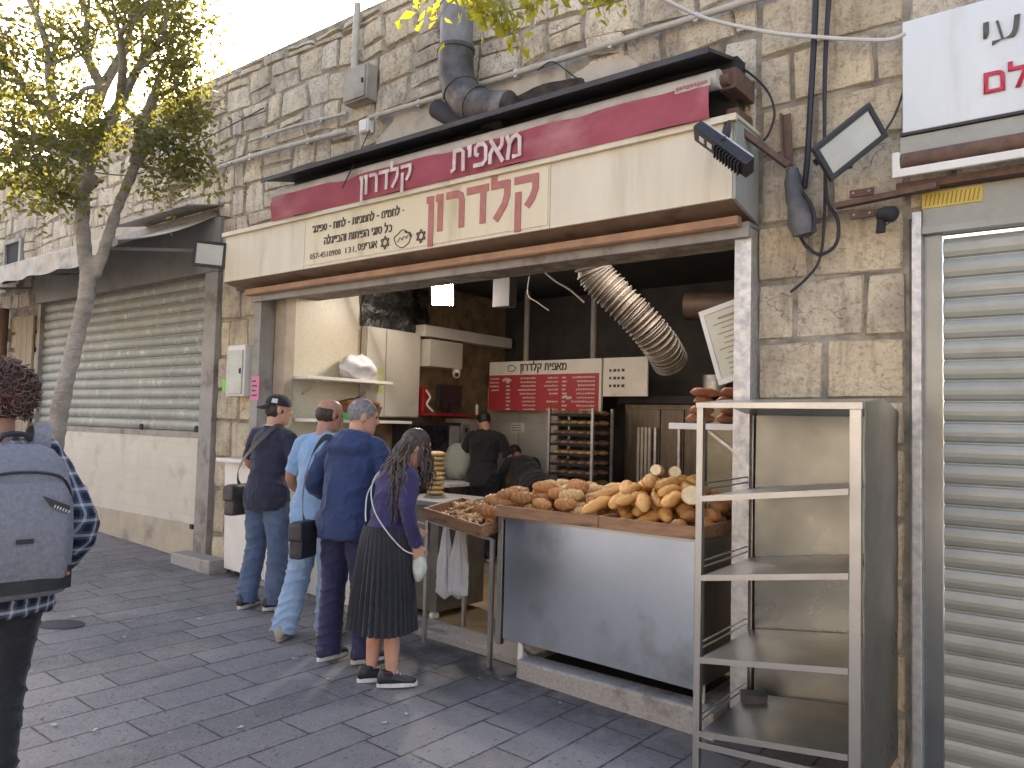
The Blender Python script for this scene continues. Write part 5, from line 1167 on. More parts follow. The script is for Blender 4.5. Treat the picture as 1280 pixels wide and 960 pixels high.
# ================================================================ people
M_skin = mat('skin', (.52, .29, .20), (.44, .23, .155), 9, .5, spec=.35)
M_skin2 = mat('tanned_skin', (.42, .225, .15), (.35, .18, .115), 9, .5, spec=.35)
M_eye = mat('eye', (.02, .015, .012), None, rough=.2)
M_lip = mat('lip', (.33, .12, .10), None, rough=.5)
def cloth(name, c1, c2=None, rough=.85, s=9, **k): return mat(name, c1, c2 or tuple(x*.75 for x in c1), s, rough, bump=.35, bsc=34, sheen=.15, **k)
def rotm(yaw, pitch, roll=0): return Euler((-pitch, roll, yaw), 'XYZ').to_matrix() if False else (Matrix.Rotation(yaw, 3, 'Z') @ Matrix.Rotation(-pitch, 3, 'X') @ Matrix.Rotation(roll, 3, 'Y'))
class Fig:
    """a standing figure, local frame: faces +Y, x to its right, feet on z=0"""
    def __init__(s, H=1.75, lean=0, side=0, head=(0, 0, 0), arms=None, legs=None, female=False, k=1.0):
        s.S = H/1.75; s.k = k; s.f = female
        s.P = Vector((0, 0, .95)); s.UM = rotm(0, lean, side)
        s.HM = rotm(*head); s.arms = arms or {}; s.legs = legs or {}
        s.neck = s.U(Vector((0, -.005, 1.49)))
    def U(s, p): return s.P+s.UM @ (Vector(p)-s.P)
    def Hd(s, p): return s.neck+s.HM @ (Vector(p)+Vector((0, .02, .135)))
    def arm(s, sd):
        x = .172 if not s.f else .150
        sh = s.U((sd*x*s.k, -.01, 1.405)); a = s.arms.get(sd, ((sd*.25, .02, 1.14), (sd*.24, .14, .92)))
        return [sh]+[Vector(p) for p in a]
    def leg(s, sd):
        hip = Vector((sd*.09, 0, .90)); l_ = s.legs.get(sd, ((sd*.10, .015, .49), (sd*.11, -.02, .085), 0))
        return [hip, Vector(l_[0]), Vector(l_[1])], l_[2]
    def torso(s, b, g, z0=.86, top=1.445, hem=None, belly=0):
        k = s.k; w_ = .93 if s.f else 1
        R_ = [(.80, .150, .118), (.88, .168, .128), (.96, .165, .125), (1.08, .145+belly*.3, .112+belly), (1.20, .158, .118+belly*.7), (1.32, .178, .122), (1.40, .168, .108), (1.445, .12, .088)]
        if s.f: R_ = [(.80, .160, .125), (.88, .172, .130), (.96, .158, .120), (1.08, .122, .098), (1.20, .140, .115), (1.32, .155, .112), (1.40, .148, .098), (1.445, .10, .08)]
        rings = []
        for z, rx, ry in R_:
            if z < z0: continue
            if hem and z < 1.0: rx += hem; ry += hem
            if g < 0 and z < 1.15: rx -= .03; ry -= .035
            rings.append((s.U((0, .004 if z > 1.1 else -.004, z)), (rx+g)*k, (ry+g)*k, s.UM @ X_, s.UM @ Y_))
        b.loft(rings, 28)
    def limb(s, b, pts, rs, n=6):
        P = cat(pts, n); L = len(P)-1; out = []
        for i in range(L+1):
            u = i/L*(len(rs)-1); j = min(int(u), len(rs)-2); out.append(rs[j]+(rs[j+1]-rs[j])*(u-j))
        b.tube(P, out, 16)
    def hand(s, b, wrist, d, palm, sd, curl=.5):
        """palm + five bent fingers; d: hand direction, palm: where the palm faces"""
        d = Vector(d).normalized(); palm = Vector(palm); palm = (palm-d*palm.dot(d)).normalized(); acr = d.cross(palm)*sd   # towards the thumb
        M = Matrix((acr, palm, d)).transposed(); w_ = Vector(wrist)
        b.loft([(w_-d*.01, .026, .020, acr, palm), (w_+d*.03, .036, .016, acr, palm), (w_+d*.075, .041, .014, acr, palm), (w_+d*.092, .036, .011, acr, palm)], 14)
        for i, (x, L) in enumerate(((.030, .075), (.010, .083), (-.011, .077), (-.030, .060))):
            p = w_+M @ Vector((x, 0, .085)); pts = [p-d*.02]; a = 0
            for q in (.42, .32, .26):
                a += curl*.75; pts.append(pts[-1]+(d*math.cos(a)+palm*math.sin(a))*L*q+(d*.02 if len(pts) == 1 else Vector()))
            b.tube(pts, [.0098, .0095, .0088, .0075], 8)
        p = w_+M @ Vector((.026, .004, .025)); t1 = (acr*.75+d*.65+palm*.25).normalized(); t2 = (acr*.35+d*.9+palm*.4).normalized()
        b.tube([p, p+t1*.035, p+t1*.035+t2*.028, p+t1*.035+t2*.052], [.014, .0115, .0105, .008], 8)
    def body(s, skin, name='person', legs=True, hands={}):
        b = MB(); g = -.012
        s.torso(b, g, z0=.8)
        b.loft([(s.U((0, -.012, 1.40)), .08, .07, s.UM @ X_, s.UM @ Y_), (s.U((0, -.01, 1.455)), .066, .064, s.UM @ X_, s.UM @ Y_), (s.neck, .057, .060, s.HM @ X_, s.HM @ Y_), (s.Hd((0, -.02, -.06)), .055, .06, s.HM @ X_, s.HM @ Y_), (s.Hd((0, -.01, -.02)), .05, .06, s.HM @ X_, s.HM @ Y_)], 20)
        hd = [(-.118, .022, .022, .066), (-.108, .036, .040, .052), (-.085, .052, .066, .032), (-.05, .064, .086, .012), (-.015, .0705, .094, .004), (.02, .0735, .098, -.003), (.055, .074, .098, -.008), (.088, .064, .086, -.010), (.108, .046, .062, -.010), (.119, .022, .03, -.010)]
        b.loft([(s.Hd((0, y, z)), rx, ry, s.HM @ X_, s.HM @ Y_) for z, rx, ry, y in hd], 26)
        b.loft([(s.Hd((0, .088, .03)), .008, .010, s.HM @ X_, s.HM @ Y_), (s.Hd((0, .102, .0)), .011, .014, s.HM @ X_, s.HM @ Y_), (s.Hd((0, .110, -.022)), .016, .016, s.HM @ X_, s.HM @ Y_), (s.Hd((0, .098, -.034)), .012, .012, s.HM @ X_, s.HM @ Y_)], 12)   # nose
        b.loft([(s.Hd((-.04, .088, .034)), .006, .009, s.HM @ Z_, s.HM @ Y_), (s.Hd((0, .094, .036)), .008, .010, s.HM @ Z_, s.HM @ Y_), (s.Hd((.04, .088, .034)), .006, .009, s.HM @ Z_, s.HM @ Y_)], 10)  # brow
        for sd in (-1, 1):
            b.ball(s.Hd((sd*.078, -.006, -.002)), (.012, .022, .034), 12, 8, M=s.HM @ Matrix.Rotation(sd*.35, 3, 'Z'))
            A = s.arm(sd); s.limb(b, A, [.052, .046, .040, .034, .025])
            h = hands.get(sd)
            d = (A[2]-A[1]).normalized()
            if h is not False:
                h = h or {}
                s.hand(b, A[2], h.get('d', d+Vector((0, .0, -.2))), h.get('palm', Vector((-sd, .2, 0))), sd, h.get('curl', .55))
            L, yaw = s.leg(sd)
            s.limb(b, L, [.088, .074, .056, .054, .036]); b.ball(L[2]+Vector((0, .03, -.045)), (.035, .075, .035), 12, 8)
        sc3 = s.S
        b.v = [v*sc3 for v in b.v]
        o = b.build(name, skin, None, world=False, remesh=.0075, smooth=3)
        s.o = o
        for sd in (-1, 1):
            e = MB(); e.ball(s.Hd((sd*.031, .087, .012))*sc3, (.013*sc3, .006*sc3, .006*sc3), 10, 6, M=s.HM); e.build('eye', M_eye, None, world=False).parent = o
        e = MB(); e.ball(s.Hd((0, .090, -.062))*sc3, (.024*sc3, .007*sc3, .007*sc3), 10, 6, M=s.HM); e.build('mouth', M_lip, None, world=False).parent = o
        return o
    def child(s, b, name, m, **k):
        b.v = [v*s.S for v in b.v]; o = b.build(name, m, None, world=False, **k); o.parent = s.o; return o
    def top(s, name, m, g=.012, sleeve='long', hem=.012, z0=.86, disp=None, extra=None, belly=0, ag=.014):
        b = MB(); s.torso(b, g, z0=z0, hem=hem, belly=belly)
        b.loft([(s.U((0, -.008, 1.43)), .12, .088, s.UM @ X_, s.UM @ Y_), (s.U((0, -.012, 1.465)), .078, .073, s.UM @ X_, s.UM @ Y_)], 22)
        for sd in (-1, 1):
            A = s.arm(sd)
            P = A if sleeve == 'long' else [A[0], A[0].lerp(A[1], .5), A[0].lerp(A[1], .82)]
            rs = [.047+ag, .046+ag, .043+ag, .040+ag, .034+ag] if sleeve == 'long' else [.047+ag, .052+ag, .056+ag]
            s.limb(b, [A[0]-s.UM @ Vector((sd*.06, 0, -.012))]+P, [.058]+rs); b.tube([s.U((0, -.012, 1.452)), s.U((sd*.09, -.012, 1.43)), s.U((sd*.16*s.k, -.01, 1.40))], [.062, .055, .048], 12)
        if extra: extra(b)
        sh_ = random.Random(name).uniform(0, 30)
        def dd(p):
            q = p+Vector((sh_, 0, 0)); low = max(0, min(1, (1.28-p.z)/.35))
            a = 1-abs(N((q.x*4+q.z*3, q.y*4, q.z*5-q.x*4))*2.2); c_ = 1-abs(N((q.x*9-q.z*5, q.y*9, q.z*8+q.x*6+4))*2.2)
            w_ = 1-abs(math.sin(q.z*26+q.x*9+5*N(q, 3)))
            return .010*(max(0, a)**3-.3)+.006*(max(0, c_)**3-.3)+.010*low*w_**3*(.4+abs(N(q, 5)))*.9
        return s.child(b, name, m, remesh=.009, smooth=3, disp=disp or dd)
    def trousers(s, m, g=.012, hemz=.07, flare=0):
        b = MB()
        b.loft([(Vector((0, 0, .80)), .165+g*.5, .118, X_, Y_), (Vector((0, -.004, .88)), .172+g, .132+g*.6), (Vector((0, -.004, .96)), .166+g*.6, .126+g*.5), (Vector((0, 0, 1.02)), .152+g*.5, .118+g*.5)], 26)
        for sd in (-1, 1):
            L, yaw = s.leg(sd); e = L[2]-Vector((0, 0, .045))
            s.limb(b, [L[0], L[0].lerp(L[1], .5), L[1], L[1].lerp(e, .5), e], [.092+g, .086+g, .072+g, .066+g+flare*.4, .062+g+flare])
        def dd(p):
            a = math.exp(-((p.z-.16)/.12)**2)*1.1+.7*math.exp(-((p.z-.48)/.13)**2)+.7*math.exp(-((p.z-.80)/.12)**2)+.2
            w_ = 1-abs(math.sin(p.z*34+5*N(p, 3)+p.x*14*(1 if p.x > 0 else -1)+p.y*10))
            r2 = 1-abs(N((p.x*5+p.z*4, p.y*6, p.z*6))*2.3)
            return .016*a*(w_**2.5-.3)*(.35+1.1*abs(N(p, 5)))+.007*(max(0, r2)**3-.3)
        return s.child(b, 'trousers', m, remesh=.009, smooth=2, disp=dd)
    def shoes(s, m, msole):
        for sd in (-1, 1):
            L, yaw = s.leg(sd); a = L[2].copy(); Mz = Matrix.Rotation(yaw, 3, 'Z'); base = Vector((a.x, a.y, a.z-.085))
            q = lambda p: base+Mz @ Vector(p)
            b = MB()
            R_ = [(-.092, .020, .028, .055), (-.080, .034, .045, .060), (-.045, .039, .052, .066), (.0, .040, .047, .060), (.05, .045, .037, .050), (.10, .049, .029, .040), (.145, .043, .021, .032), (.168, .022, .013, .027)]
            b.loft([(q((0, y, z)), rx, rz, Mz @ X_, Z_) for y, rx, rz, z in R_], 16)
            b.loft([(q((0, -.02, .06)), .040, .052, Mz @ X_, Mz @ Y_), (q((0, -.022, .115)), .044, .054, Mz @ X_, Mz @ Y_)], 16)
            sh = s.child(b, 'shoe', m, remesh=.006, smooth=2)
            b = MB(); n_ = 26; pts = []
            for i in range(n_):
                t = 2*math.pi*i/n_; y = .04+.138*math.sin(t); wd = (.043+.010*math.sin(t))*math.copysign(abs(math.cos(t))**.75, math.cos(t)); pts.append((wd, y))
            b.add([q((x*.97, y, .002)) for x, y in pts]+[q((x*1.04, y*1.0, .030)) for x, y in pts], [tuple(range(n_-1, -1, -1)), tuple(range(n_, 2*n_))]+[(i, (i+1) % n_, n_+(i+1) % n_, n_+i) for i in range(n_)])
            b.v = [v*s.S for v in b.v]; so_ = b.build('sole', msole, None, world=False, bevel=.004); so_.parent = sh
            b = MB()
            for kx in range(4): b.tube([q((-.022, .035+.02*kx, .092-.012*kx)), q((0, .04+.02*kx, .098-.012*kx)), q((.022, .035+.02*kx, .092-.012*kx))], .0035, 5)
            b.v = [v*s.S for v in b.v]; b.build('laces', msole, None, world=False).parent = sh
    def hair(s, m, c=(0, -.018, .03), r=(.082, .099, .099), f=30, a=.006, name='hair'):
        b = MB(); b.ball(s.Hd(c), r, 30, 20, M=s.HM)
        return s.child(b, name, m, disp=lambda p: a*N(p, f)+a*.6*N(p, f*2.3))
    def place(s, label, loc, heading):
        s.o.location = loc; s.o.rotation_euler = (0, 0, heading); tag(s.o, label, 'person'); return s.o
from mathutils.bvhtree import BVHTree
def on_cloth(fig, target, name, c, w_, h, m, shape=None, lift=.004, dirn=(0, 1, 0)):
    """a sewn-on patch that follows the cloth it sits on"""
    tr = BVHTree.FromPolygons([v.co for v in target.data.vertices], [p.vertices for p in target.data.polygons])
    S = fig.S; d = Vector(dirn).normalized(); xr = d.cross(Z_).normalized()
    def f(u, v):
        k = (shape(u, v) if shape else 1); p = (Vector(c)+xr*(w_*(u-.5)*k)+Z_*(h*(v-.5)))*S
        hit, nn, _, _ = tr.ray_cast(p-d*.6, d)
        return (hit-d*lift) if hit else p-d*.12
    b = MB(); b.sheet(f, 10, 10, .004); o = b.build(name, m, None, world=False); o.parent = target; return o
def pockets(fig, target, m):
    for sd in (-1, 1): on_cloth(fig, target, 'pocket', (sd*.082, 0, .865), .115, .125, m, shape=lambda u, v: 1-.25*max(0, .35-v)/.35)
def ground_at(x, y): return Vector((x, y, gz(x)+.003))

C_navy = cloth('navy_polo', (.018, .022, .045)); C_jean = cloth('blue_denim', (.085, .135, .225), (.05, .08, .145), s=6)
C_lblue = cloth('light_blue_cotton', (.20, .34, .52), (.17, .30, .47)); C_ljean = cloth('faded_denim', (.27, .39, .54), (.18, .28, .42), s=5)
C_hood = cloth('blue_fleece', (.017, .038, .115), (.013, .03, .09)); C_npant = cloth('dark_blue_cotton', (.020, .022, .075)); C_purp = cloth('indigo_knit', (.029, .021, .092), (.021, .016, .07))
C_blk = cloth('black_cloth', (.014, .014, .017)); C_skirt = cloth('black_pleats', (.016, .016, .02)); C_white = cloth('white_cotton', (.62, .61, .58))
M_soleW = mat('white_rubber', (.66, .65, .62), (.5, .49, .46), 20, .6); M_shoeB = mat('black_shoe', (.017, .017, .02), None, rough=.5); M_shoeN = mat('navy_shoe', (.02, .022, .05), None, rough=.6); M_shoeG = mat('grey_beige_shoe', (.33, .30, .25), (.25, .22, .18), 12, .7)
M_hairG = mat('grey_hair', (.25, .24, .235), (.12, .115, .11), 50, .7, bump=.5, bsc=120); M_hairB = mat('brown_hair', (.045, .026, .016), (.025, .014, .01), 40, .55, bump=.5, bsc=120, stretch=(1, 1, .3)); M_hairK = mat('black_hair', (.014, .012, .011), None, rough=.5)
def backarms(e=.28, f=.36): return {1: ((e, .05, 1.17), (e-.04, f, 1.10)), -1: ((-e, .05, 1.17), (-e+.04, f, 1.10))}
# ---- 1: cap
p1 = Fig(1.77, lean=R(5), head=(R(-38), R(6), 0), arms=backarms(.25, .30), legs={1: ((.11, .03, .49), (.12, .0, .085), R(-25)), -1: ((-.11, .02, .49), (-.13, -.06, .085), R(8))})
p1.body(M_skin); p1.top('polo_shirt', C_navy, sleeve='short', hem=.02, z0=.80, belly=.02); pockets(p1, p1.trousers(C_jean, .016, flare=.012), cloth('pocket_denim', (.07, .115, .20), (.045, .075, .135), s=6)); p1.shoes(M_shoeB, M_soleW)
p1.hair(M_hairB, (0, -.022, .0), (.0785, .09, .08))
b = MB(); b.loft([(p1.U((0, -.016, 1.452)), .082, .076, p1.UM @ X_, p1.UM @ Y_), (p1.U((0, -.018, 1.487)), .074, .070, p1.UM @ X_, p1.UM @ Y_)], 22, caps=False); p1.child(b, 'collar', C_navy)
b = MB(); b.loft([(p1.U((0, -.018, 1.4875)), .0755, .0715, p1.UM @ X_, p1.UM @ Y_), (p1.U((0, -.018, 1.494)), .0745, .0705, p1.UM @ X_, p1.UM @ Y_)], 22, caps=False); p1.child(b, 'collar_trim', C_white)
b = MB(); b.loft([(p1.Hd((0, -.008, z)), rx, ry, p1.HM @ X_, p1.HM @ Y_) for z, rx, ry in ((.035, .083, .108), (.06, .085, .110), (.10, .074, .094), (.128, .045, .058), (.135, .012, .015))], 26)
cp = p1.child(b, 'cap', C_blk)
b = MB(); b.sheet(lambda u, v: p1.Hd((.07*math.sin((u-.5)*2.2), -.108-.075*v*math.cos((u-.5)*2.2)+.03*(1-math.cos((u-.5)*2.4)), .04-.035*v-.012*(2*u-1)**2)), 12, 5, .005); b.v = [v*p1.S for v in b.v]; o = b.build('cap_brim', C_blk, None, world=False); o.parent = cp
b = MB(); b.sheet(lambda u, v: p1.Hd(((.088-.004*v)*math.cos(.25+u*.45), -(.113-.008*v)*math.sin(.25+u*.45)-.006, .055+.035*v)), 6, 3, .004); b.v = [v*p1.S for v in b.v]; o = b.build('cap_patch', C_white, None, world=False); o.parent = cp
p1.place('man in a black backwards cap, navy polo and blue jeans, farthest left in the queue', ground_at(-5.67, 3.92), R(14))
# ---- 2: light blue shirt
p2 = Fig(1.77, lean=R(6), head=(R(-25), R(10), 0), arms={-1: ((-.27, .03, 1.13), (-.25, .24, .98)), 1: ((.26, .08, 1.15), (.2, .34, 1.08))}, legs={-1: ((-.115, -.02, .49), (-.14, -.16, .088), R(20)), 1: ((.09, .06, .49), (.07, .08, .085), R(-20))})
p2.body(M_skin2); p2.top('t_shirt', C_lblue, sleeve='short', hem=.018, z0=.80, belly=.025); pockets(p2, p2.trousers(C_ljean, .018, flare=.016), cloth('faded_pocket_denim', (.24, .355, .50), (.16, .255, .385), s=6)); p2.shoes(M_shoeG, M_shoeG)
p2.hair(M_hairB, (0, -.022, .004), (.081, .091, .078), a=.005)
p2.place('balding man in a light blue T-shirt and faded jeans, second in the queue', ground_at(-4.765, 3.73), R(16))
# ---- 3: hoodie
def hood(b):
    b.loft([(p3.U((0, -.09, 1.34)), .15, .05, p3.UM @ X_, p3.UM @ Y_), (p3.U((0, -.11, 1.40)), .155, .062, p3.UM @ X_, p3.UM @ Y_), (p3.U((0, -.085, 1.46)), .13, .065, p3.UM @ X_, p3.UM @ Y_), (p3.U((0, -.06, 1.50)), .10, .05, p3.UM @ X_, p3.UM @ Y_)], 22)
    b.tube(cat([p3.U((-.11, .04, 1.43)), p3.U((-.115, -.05, 1.475)), p3.U((0, -.095, 1.50)), p3.U((.115, -.05, 1.475)), p3.U((.11, .04, 1.43))], 5), .03, 10)
p3 = Fig(1.78, lean=R(7), head=(R(-48), R(8), 0), arms={-1: ((-.30, .03, 1.15), (-.20, .27, 1.05)), 1: ((.28, .06, 1.15), (.2, .32, 1.06))}, legs={1: ((.11, .03, .49), (.13, .04, .085), R(-28)), -1: ((-.11, .02, .49), (-.12, .0, .085), R(-12))}, k=1.05)
p3.body(M_skin); p3.top('hooded_jacket', C_hood, g=.026, ag=.022, hem=.010, z0=.80, extra=hood, belly=.02); pockets(p3, p3.trousers(C_npant, .014, flare=.01), C_npant); p3.shoes(M_shoeN, M_soleW)
p3.hair(M_hairG, (0, -.010, .034), (.0815, .101, .096), a=.004)
p3.place('grey-haired man in a blue hooded jacket and dark blue trousers, third in the queue', ground_at(-4.185, 3.545), R(18))
# ---- 4: woman
p4 = Fig(1.63, lean=R(11), head=(R(-18), R(34), R(6)), female=True, arms={1: ((.235, .03, 1.17), (.225, .11, .945)), -1: ((-.21, .08, 1.17), (-.12, .25, 1.04))}, legs={1: ((.085, .02, .49), (.085, .03, .085), R(-22)), -1: ((-.085, .0, .49), (-.085, -.03, .085), R(-14))}, k=1.02)
p4.body(M_skin, hands={1: {'d': (0, .25, -1), 'palm': (-1, .3, 0), 'curl': .9}})
p4.top('sweater', C_purp, g=.022, ag=.012, hem=.0, z0=.96)
p4.shoes(M_shoeB, M_soleW)
NP = 34
def sk(u, v):
    q = 2*math.pi*u; z = 1.06-.69*v; rx = .142+.085*v**.75; ry = .118+.085*v**.75
    if v < .18: rx += .022*math.sin(v/.18*math.pi/2); ry += .022
    else: rx += .022; ry += .022
    a = (.002+.015*min(1, v*1.5)); w_ = abs(((u*NP+.25*v*math.sin(q*2)) % 1)-.5)*2
    k = 1+a/rx*(w_*1.6-.8)
    return (rx*k*math.cos(q), ry*k*math.sin(q)-.006, z+.006*math.sin(q*3)*v)
b = MB(); b.sheet(sk, NP*8, 26, .004); p4.child(b, 'pleated_skirt', C_skirt)
b = MB(); b.loft([(p4.U((0, -.014, 1.455)), .085, .08, p4.UM @ X_, p4.UM @ Y_), (p4.U((0, -.018, 1.50)), .07, .07, p4.UM @ X_, p4.UM @ Y_)], 22, caps=False); p4.child(b, 'collar', C_white)
hb = MB(); rh = random.Random(11)
hb.ball(p4.Hd((0, -.018, .034)), (.086, .104, .102), 24, 16, M=p4.HM)
for i in range(170):
    t = rh.uniform(-1, 1); root = p4.Hd((.083*math.sin(t*1.9), -.03-.075*math.cos(t*1.7), rh.uniform(-.05, .07)))
    L = rh.uniform(.34, .60)*(1-.15*abs(t)); P = []
    back = p4.UM @ Vector((0, -1, 0)); ph = rh.uniform(0, 6.3); side_ = rh.uniform(-.5, .5)
    for j in range(13):
        u = j/12; 
        q = root+back*(.055*min(1, u*3)-.02*u)+Vector((side_*.20*u+.05*t*u, 0, 0))+Vector((0, -.10*u, -L*u))
        w_ = .011*min(1, u*4); P.append(q+Vector((w_*math.sin(ph+u*22), w_*math.cos(ph*1.7+u*19), 0)))
    hb.tube(P, [.009]+[.008]*8+[.0065, .005, .0035, .002], 5)
for i in range(46):
    sd = 1 if i % 2 else -1; root = p4.Hd((sd*rh.uniform(.05, .085), rh.uniform(-.02, .06), rh.uniform(.0, .075))); L = rh.uniform(.18, .33); ph = rh.uniform(0, 6.3); P = []
    for j in range(9):
        u = j/8; P.append(root+Vector((sd*.02*u+.010*math.sin(ph+u*16), .05*u+.010*math.cos(ph+u*14), -L*u)))
    hb.tube(P, [.008]*6+[.006, .004, .002], 5)
p4.child(hb, 'long_hair', mat('dark_wavy_hair', (.085, .056, .040), (.035, .024, .018), 30, .5, island=.5, bump=.3, bsc=90))
p4.place('woman with long wavy dark hair, indigo sweater and black pleated skirt, last in the queue', ground_at(-3.70, 3.44), R(-14))
# ---- 5, 6: bakers
p5 = Fig(1.72, lean=R(16), head=(R(25), R(40), 0), arms={-1: ((-.27, .14, 1.12), (-.22, .26, .92)), 1: ((.30, .10, 1.14), (.28, .2, .95))})
p5.body(M_skin); p5.top('t_shirt', C_blk, sleeve='short', hem=.016, z0=.80); p5.trousers(C_blk); p5.shoes(M_shoeB, M_soleW); p5.hair(M_hairK)
bx, by = -5.72, 6.75
p5.place('baker in a black T-shirt bending his head over the work table at the back', Vector((bx, by, gz(bx)+.053)), R(30))
p6 = Fig(1.66, lean=R(62), head=(R(0), R(62), 0), arms={-1: ((-.24, .46, .98), (-.2, .52, .76)), 1: ((.24, .46, .98), (.2, .52, .76))})
p6.body(M_skin2); p6.top('long_sleeved_shirt', C_blk, hem=.016, z0=.80); p6.trousers(C_blk); p6.shoes(M_shoeB, M_shoeB); p6.hair(M_hairK, r=(.084, .102, .102))
p6.place('baker all in black stooping forward beside the one in the T-shirt', Vector((-5.10, 6.92, gz(-5.1)+.053)), R(62))
# ---- 7: passer-by with backpack
def plaid():
    m = bpy.data.materials.new('plaid_cotton'); m.use_nodes = True; n = m.node_tree.nodes; l = m.node_tree.links; b = n['Principled BSDF']; b.inputs['Roughness'].default_value = .85
    tc = n.new('ShaderNodeTexCoord'); s = n.new('ShaderNodeSeparateXYZ'); l.new(tc.outputs['Object'], s.inputs[0])
    def mth(op, *a):
        q = n.new('ShaderNodeMath'); q.operation = op
        for i, v in enumerate(a):
            if isinstance(v, (int, float)): q.inputs[i].default_value = v
            else: l.new(v, q.inputs[i])
        return q.outputs[0]
    def stripe(src, per, ph, wd): return mth('LESS_THAN', mth('ABSOLUTE', mth('SUBTRACT', mth('FRACT', mth('ADD', mth('DIVIDE', src, per), ph)), .5)), wd)
    sx = mth('ADD', s.outputs['X'], mth('MULTIPLY', s.outputs['Y'], .8)); sz = s.outputs['Z']; per = .066
    def mix(a, f, c):
        x = n.new('ShaderNodeMix'); x.data_type = 'RGBA'; l.new(f, x.inputs['Factor']); x.inputs['B'].default_value = (*c, 1)
        if isinstance(a, tuple): x.inputs['A'].default_value = (*a, 1)
        else: l.new(a, x.inputs['A'])
        return x.outputs['Result']
    hv = mth('MULTIPLY', mth('ADD', stripe(sx, per, 0, .24), stripe(sz, per, 0, .24)), .5)
    c = mix((.075, .09, .15), hv, (.008, .010, .02))
    c = mix(c, mth('MULTIPLY', mth('ADD', stripe(sx, per, .5, .09), stripe(sz, per, .5, .09)), .42), (.62, .62, .62))
    l.new(c, b.inputs['Base Color']); return m
p7 = Fig(1.80, lean=R(3), head=(R(-8), R(4), 0), arms={1: ((.31, -.05, 1.12), (.27, .16, .92)), -1: ((-.31, .05, 1.12), (-.27, .22, .95))}, legs={1: ((.06, .02, .50), (-.02, -.20, .12), 0), -1: ((-.10, .16, .52), (-.13, .22, .085), R(6))}, k=1.06)
p7.body(M_skin2, hands={1: {'curl': .8}}); p7.top('plaid_shirt', plaid(), g=.024, ag=.020, hem=.022, z0=.80); p7.trousers(C_blk, .016); p7.shoes(M_shoeB, M_shoeB)
hb = MB(); rh = random.Random(21); c0 = Vector((0, -.03, .045))
hb.ball(p7.Hd(c0), (.105, .118, .112), 24, 16, M=p7.HM)
for i in range(1000):
    v = Vector((rh.gauss(0, 1), rh.gauss(0, 1), rh.gauss(0, 1))).normalized()
    if v.y > .45 and v.z < .5: continue
    if v.z < -.75: continue
    p = c0+Vector((v.x*.112, v.y*.122, v.z*.118))*rh.uniform(.92, 1.08); t1 = v.orthogonal().normalized(); t2 = v.cross(t1); r_ = rh.uniform(.007, .014); ph = rh.uniform(0, 6)
    P = [p7.Hd(p+(t1*math.cos(ph+q*.75)+t2*math.sin(ph+q*.75))*r_+v*(.006*q-.012)) for q in range(8)]
    hb.tube(P, [.0034]*6+[.003, .0015], 4)
p7.child(hb, 'curly_hair', mat('curly_brown_hair', (.15, .080, .058), (.07, .040, .030), 25, .55, island=.45))
P7 = Vector((-3.645, 1.235, gz(-3.6)+.003)); H7 = R(86)
p7.place('curly-haired passer-by in a plaid shirt wearing a grey backpack, at the left edge', P7, H7)
def on(fig, p): return wmat(fig.o) @ (Vector(p)*fig.S)

# ---------------------------------------------------------------- bags
M_pack = mat('grey_canvas', (.22, .225, .25), (.17, .175, .195), 60, .85, bump=.3, bsc=140)
t = thing('backpack', 'grey canvas backpack with a black lower panel on the curly-haired man', 'backpack', on(p7, (0, -.22, .8)), H7)
def on7(p): return on(p7, p)
ux, uy, uz = Matrix.Rotation(H7, 3, 'Z') @ X_, Matrix.Rotation(H7, 3, 'Z') @ Y_, Z_
def packring(z, rx, ry, cy): return (on7((.0, cy, z)), rx, ry)
_on7 = on7
def on7(p): return _on7((p[0]*1.08, p[1], p[2]+.065))
def sq(c, rx, ry, n_=32, e=.45):
    o = []
    for i in range(n_):
        q = 2*math.pi*i/n_; o.append(c+ux*(rx*math.copysign(abs(math.cos(q))**e, math.cos(q)))+uy*(ry*math.copysign(abs(math.sin(q))**e, math.sin(q))))
    return o
def sqloft(mb, rings):
    n_ = 32; vs = []
    for c, rx, ry in rings: vs += sq(c, rx, ry)
    m_ = len(rings); mb.add(vs, [(i*n_+k, i*n_+(k+1) % n_, (i+1)*n_+(k+1) % n_, (i+1)*n_+k) for i in range(m_-1) for k in range(n_)]+[tuple(range(n_-1, -1, -1)), tuple((m_-1)*n_+k for k in range(n_))], True)
b = MB(); sqloft(b, [packring(z, rx*1.06, ry, cy) for z, rx, ry, cy in ((.83, .15, .06, -.215), (.845, .175, .085, -.225), (.90, .186, .100, -.235), (1.05, .188, .105, -.240), (1.22, .182, .100, -.235), (1.33, .160, .086, -.222), (1.39, .12, .062, -.205), (1.41, .08, .04, -.19))])
b.build('main_compartment', M_pack, t, disp=lambda p: .004*N(p, 9))
b = MB(); sqloft(b, [packring(z, rx, ry, cy) for z, rx, ry, cy in ((.90, .155, .02, -.318), (.92, .165, .03, -.325), (1.10, .165, .036, -.330), (1.24, .155, .030, -.322), (1.27, .14, .02, -.315))])
pk = b.build('front_pocket', M_pack, t, disp=lambda p: .003*N(p, 9))
b = MB(); b.sheet(lambda u, v: on7((-.165+.33*u, -.344+.028*abs(2*u-1)**4+.0*v, .865+.085*v)), 20, 4, .012); b.build('lower_panel', mat('black_nylon', (.016, .016, .018), (.026, .024, .024), 12, .6, bump=.2), t)
for x in (-.145, .145):
    b = MB(); b.tube([on7((x, -.350, .925)), on7((x, -.358, .925))], .007, 10); b.build('rivet', mat('copper_rivet', (.4, .14, .10), None, metal=.6, rough=.4), t)
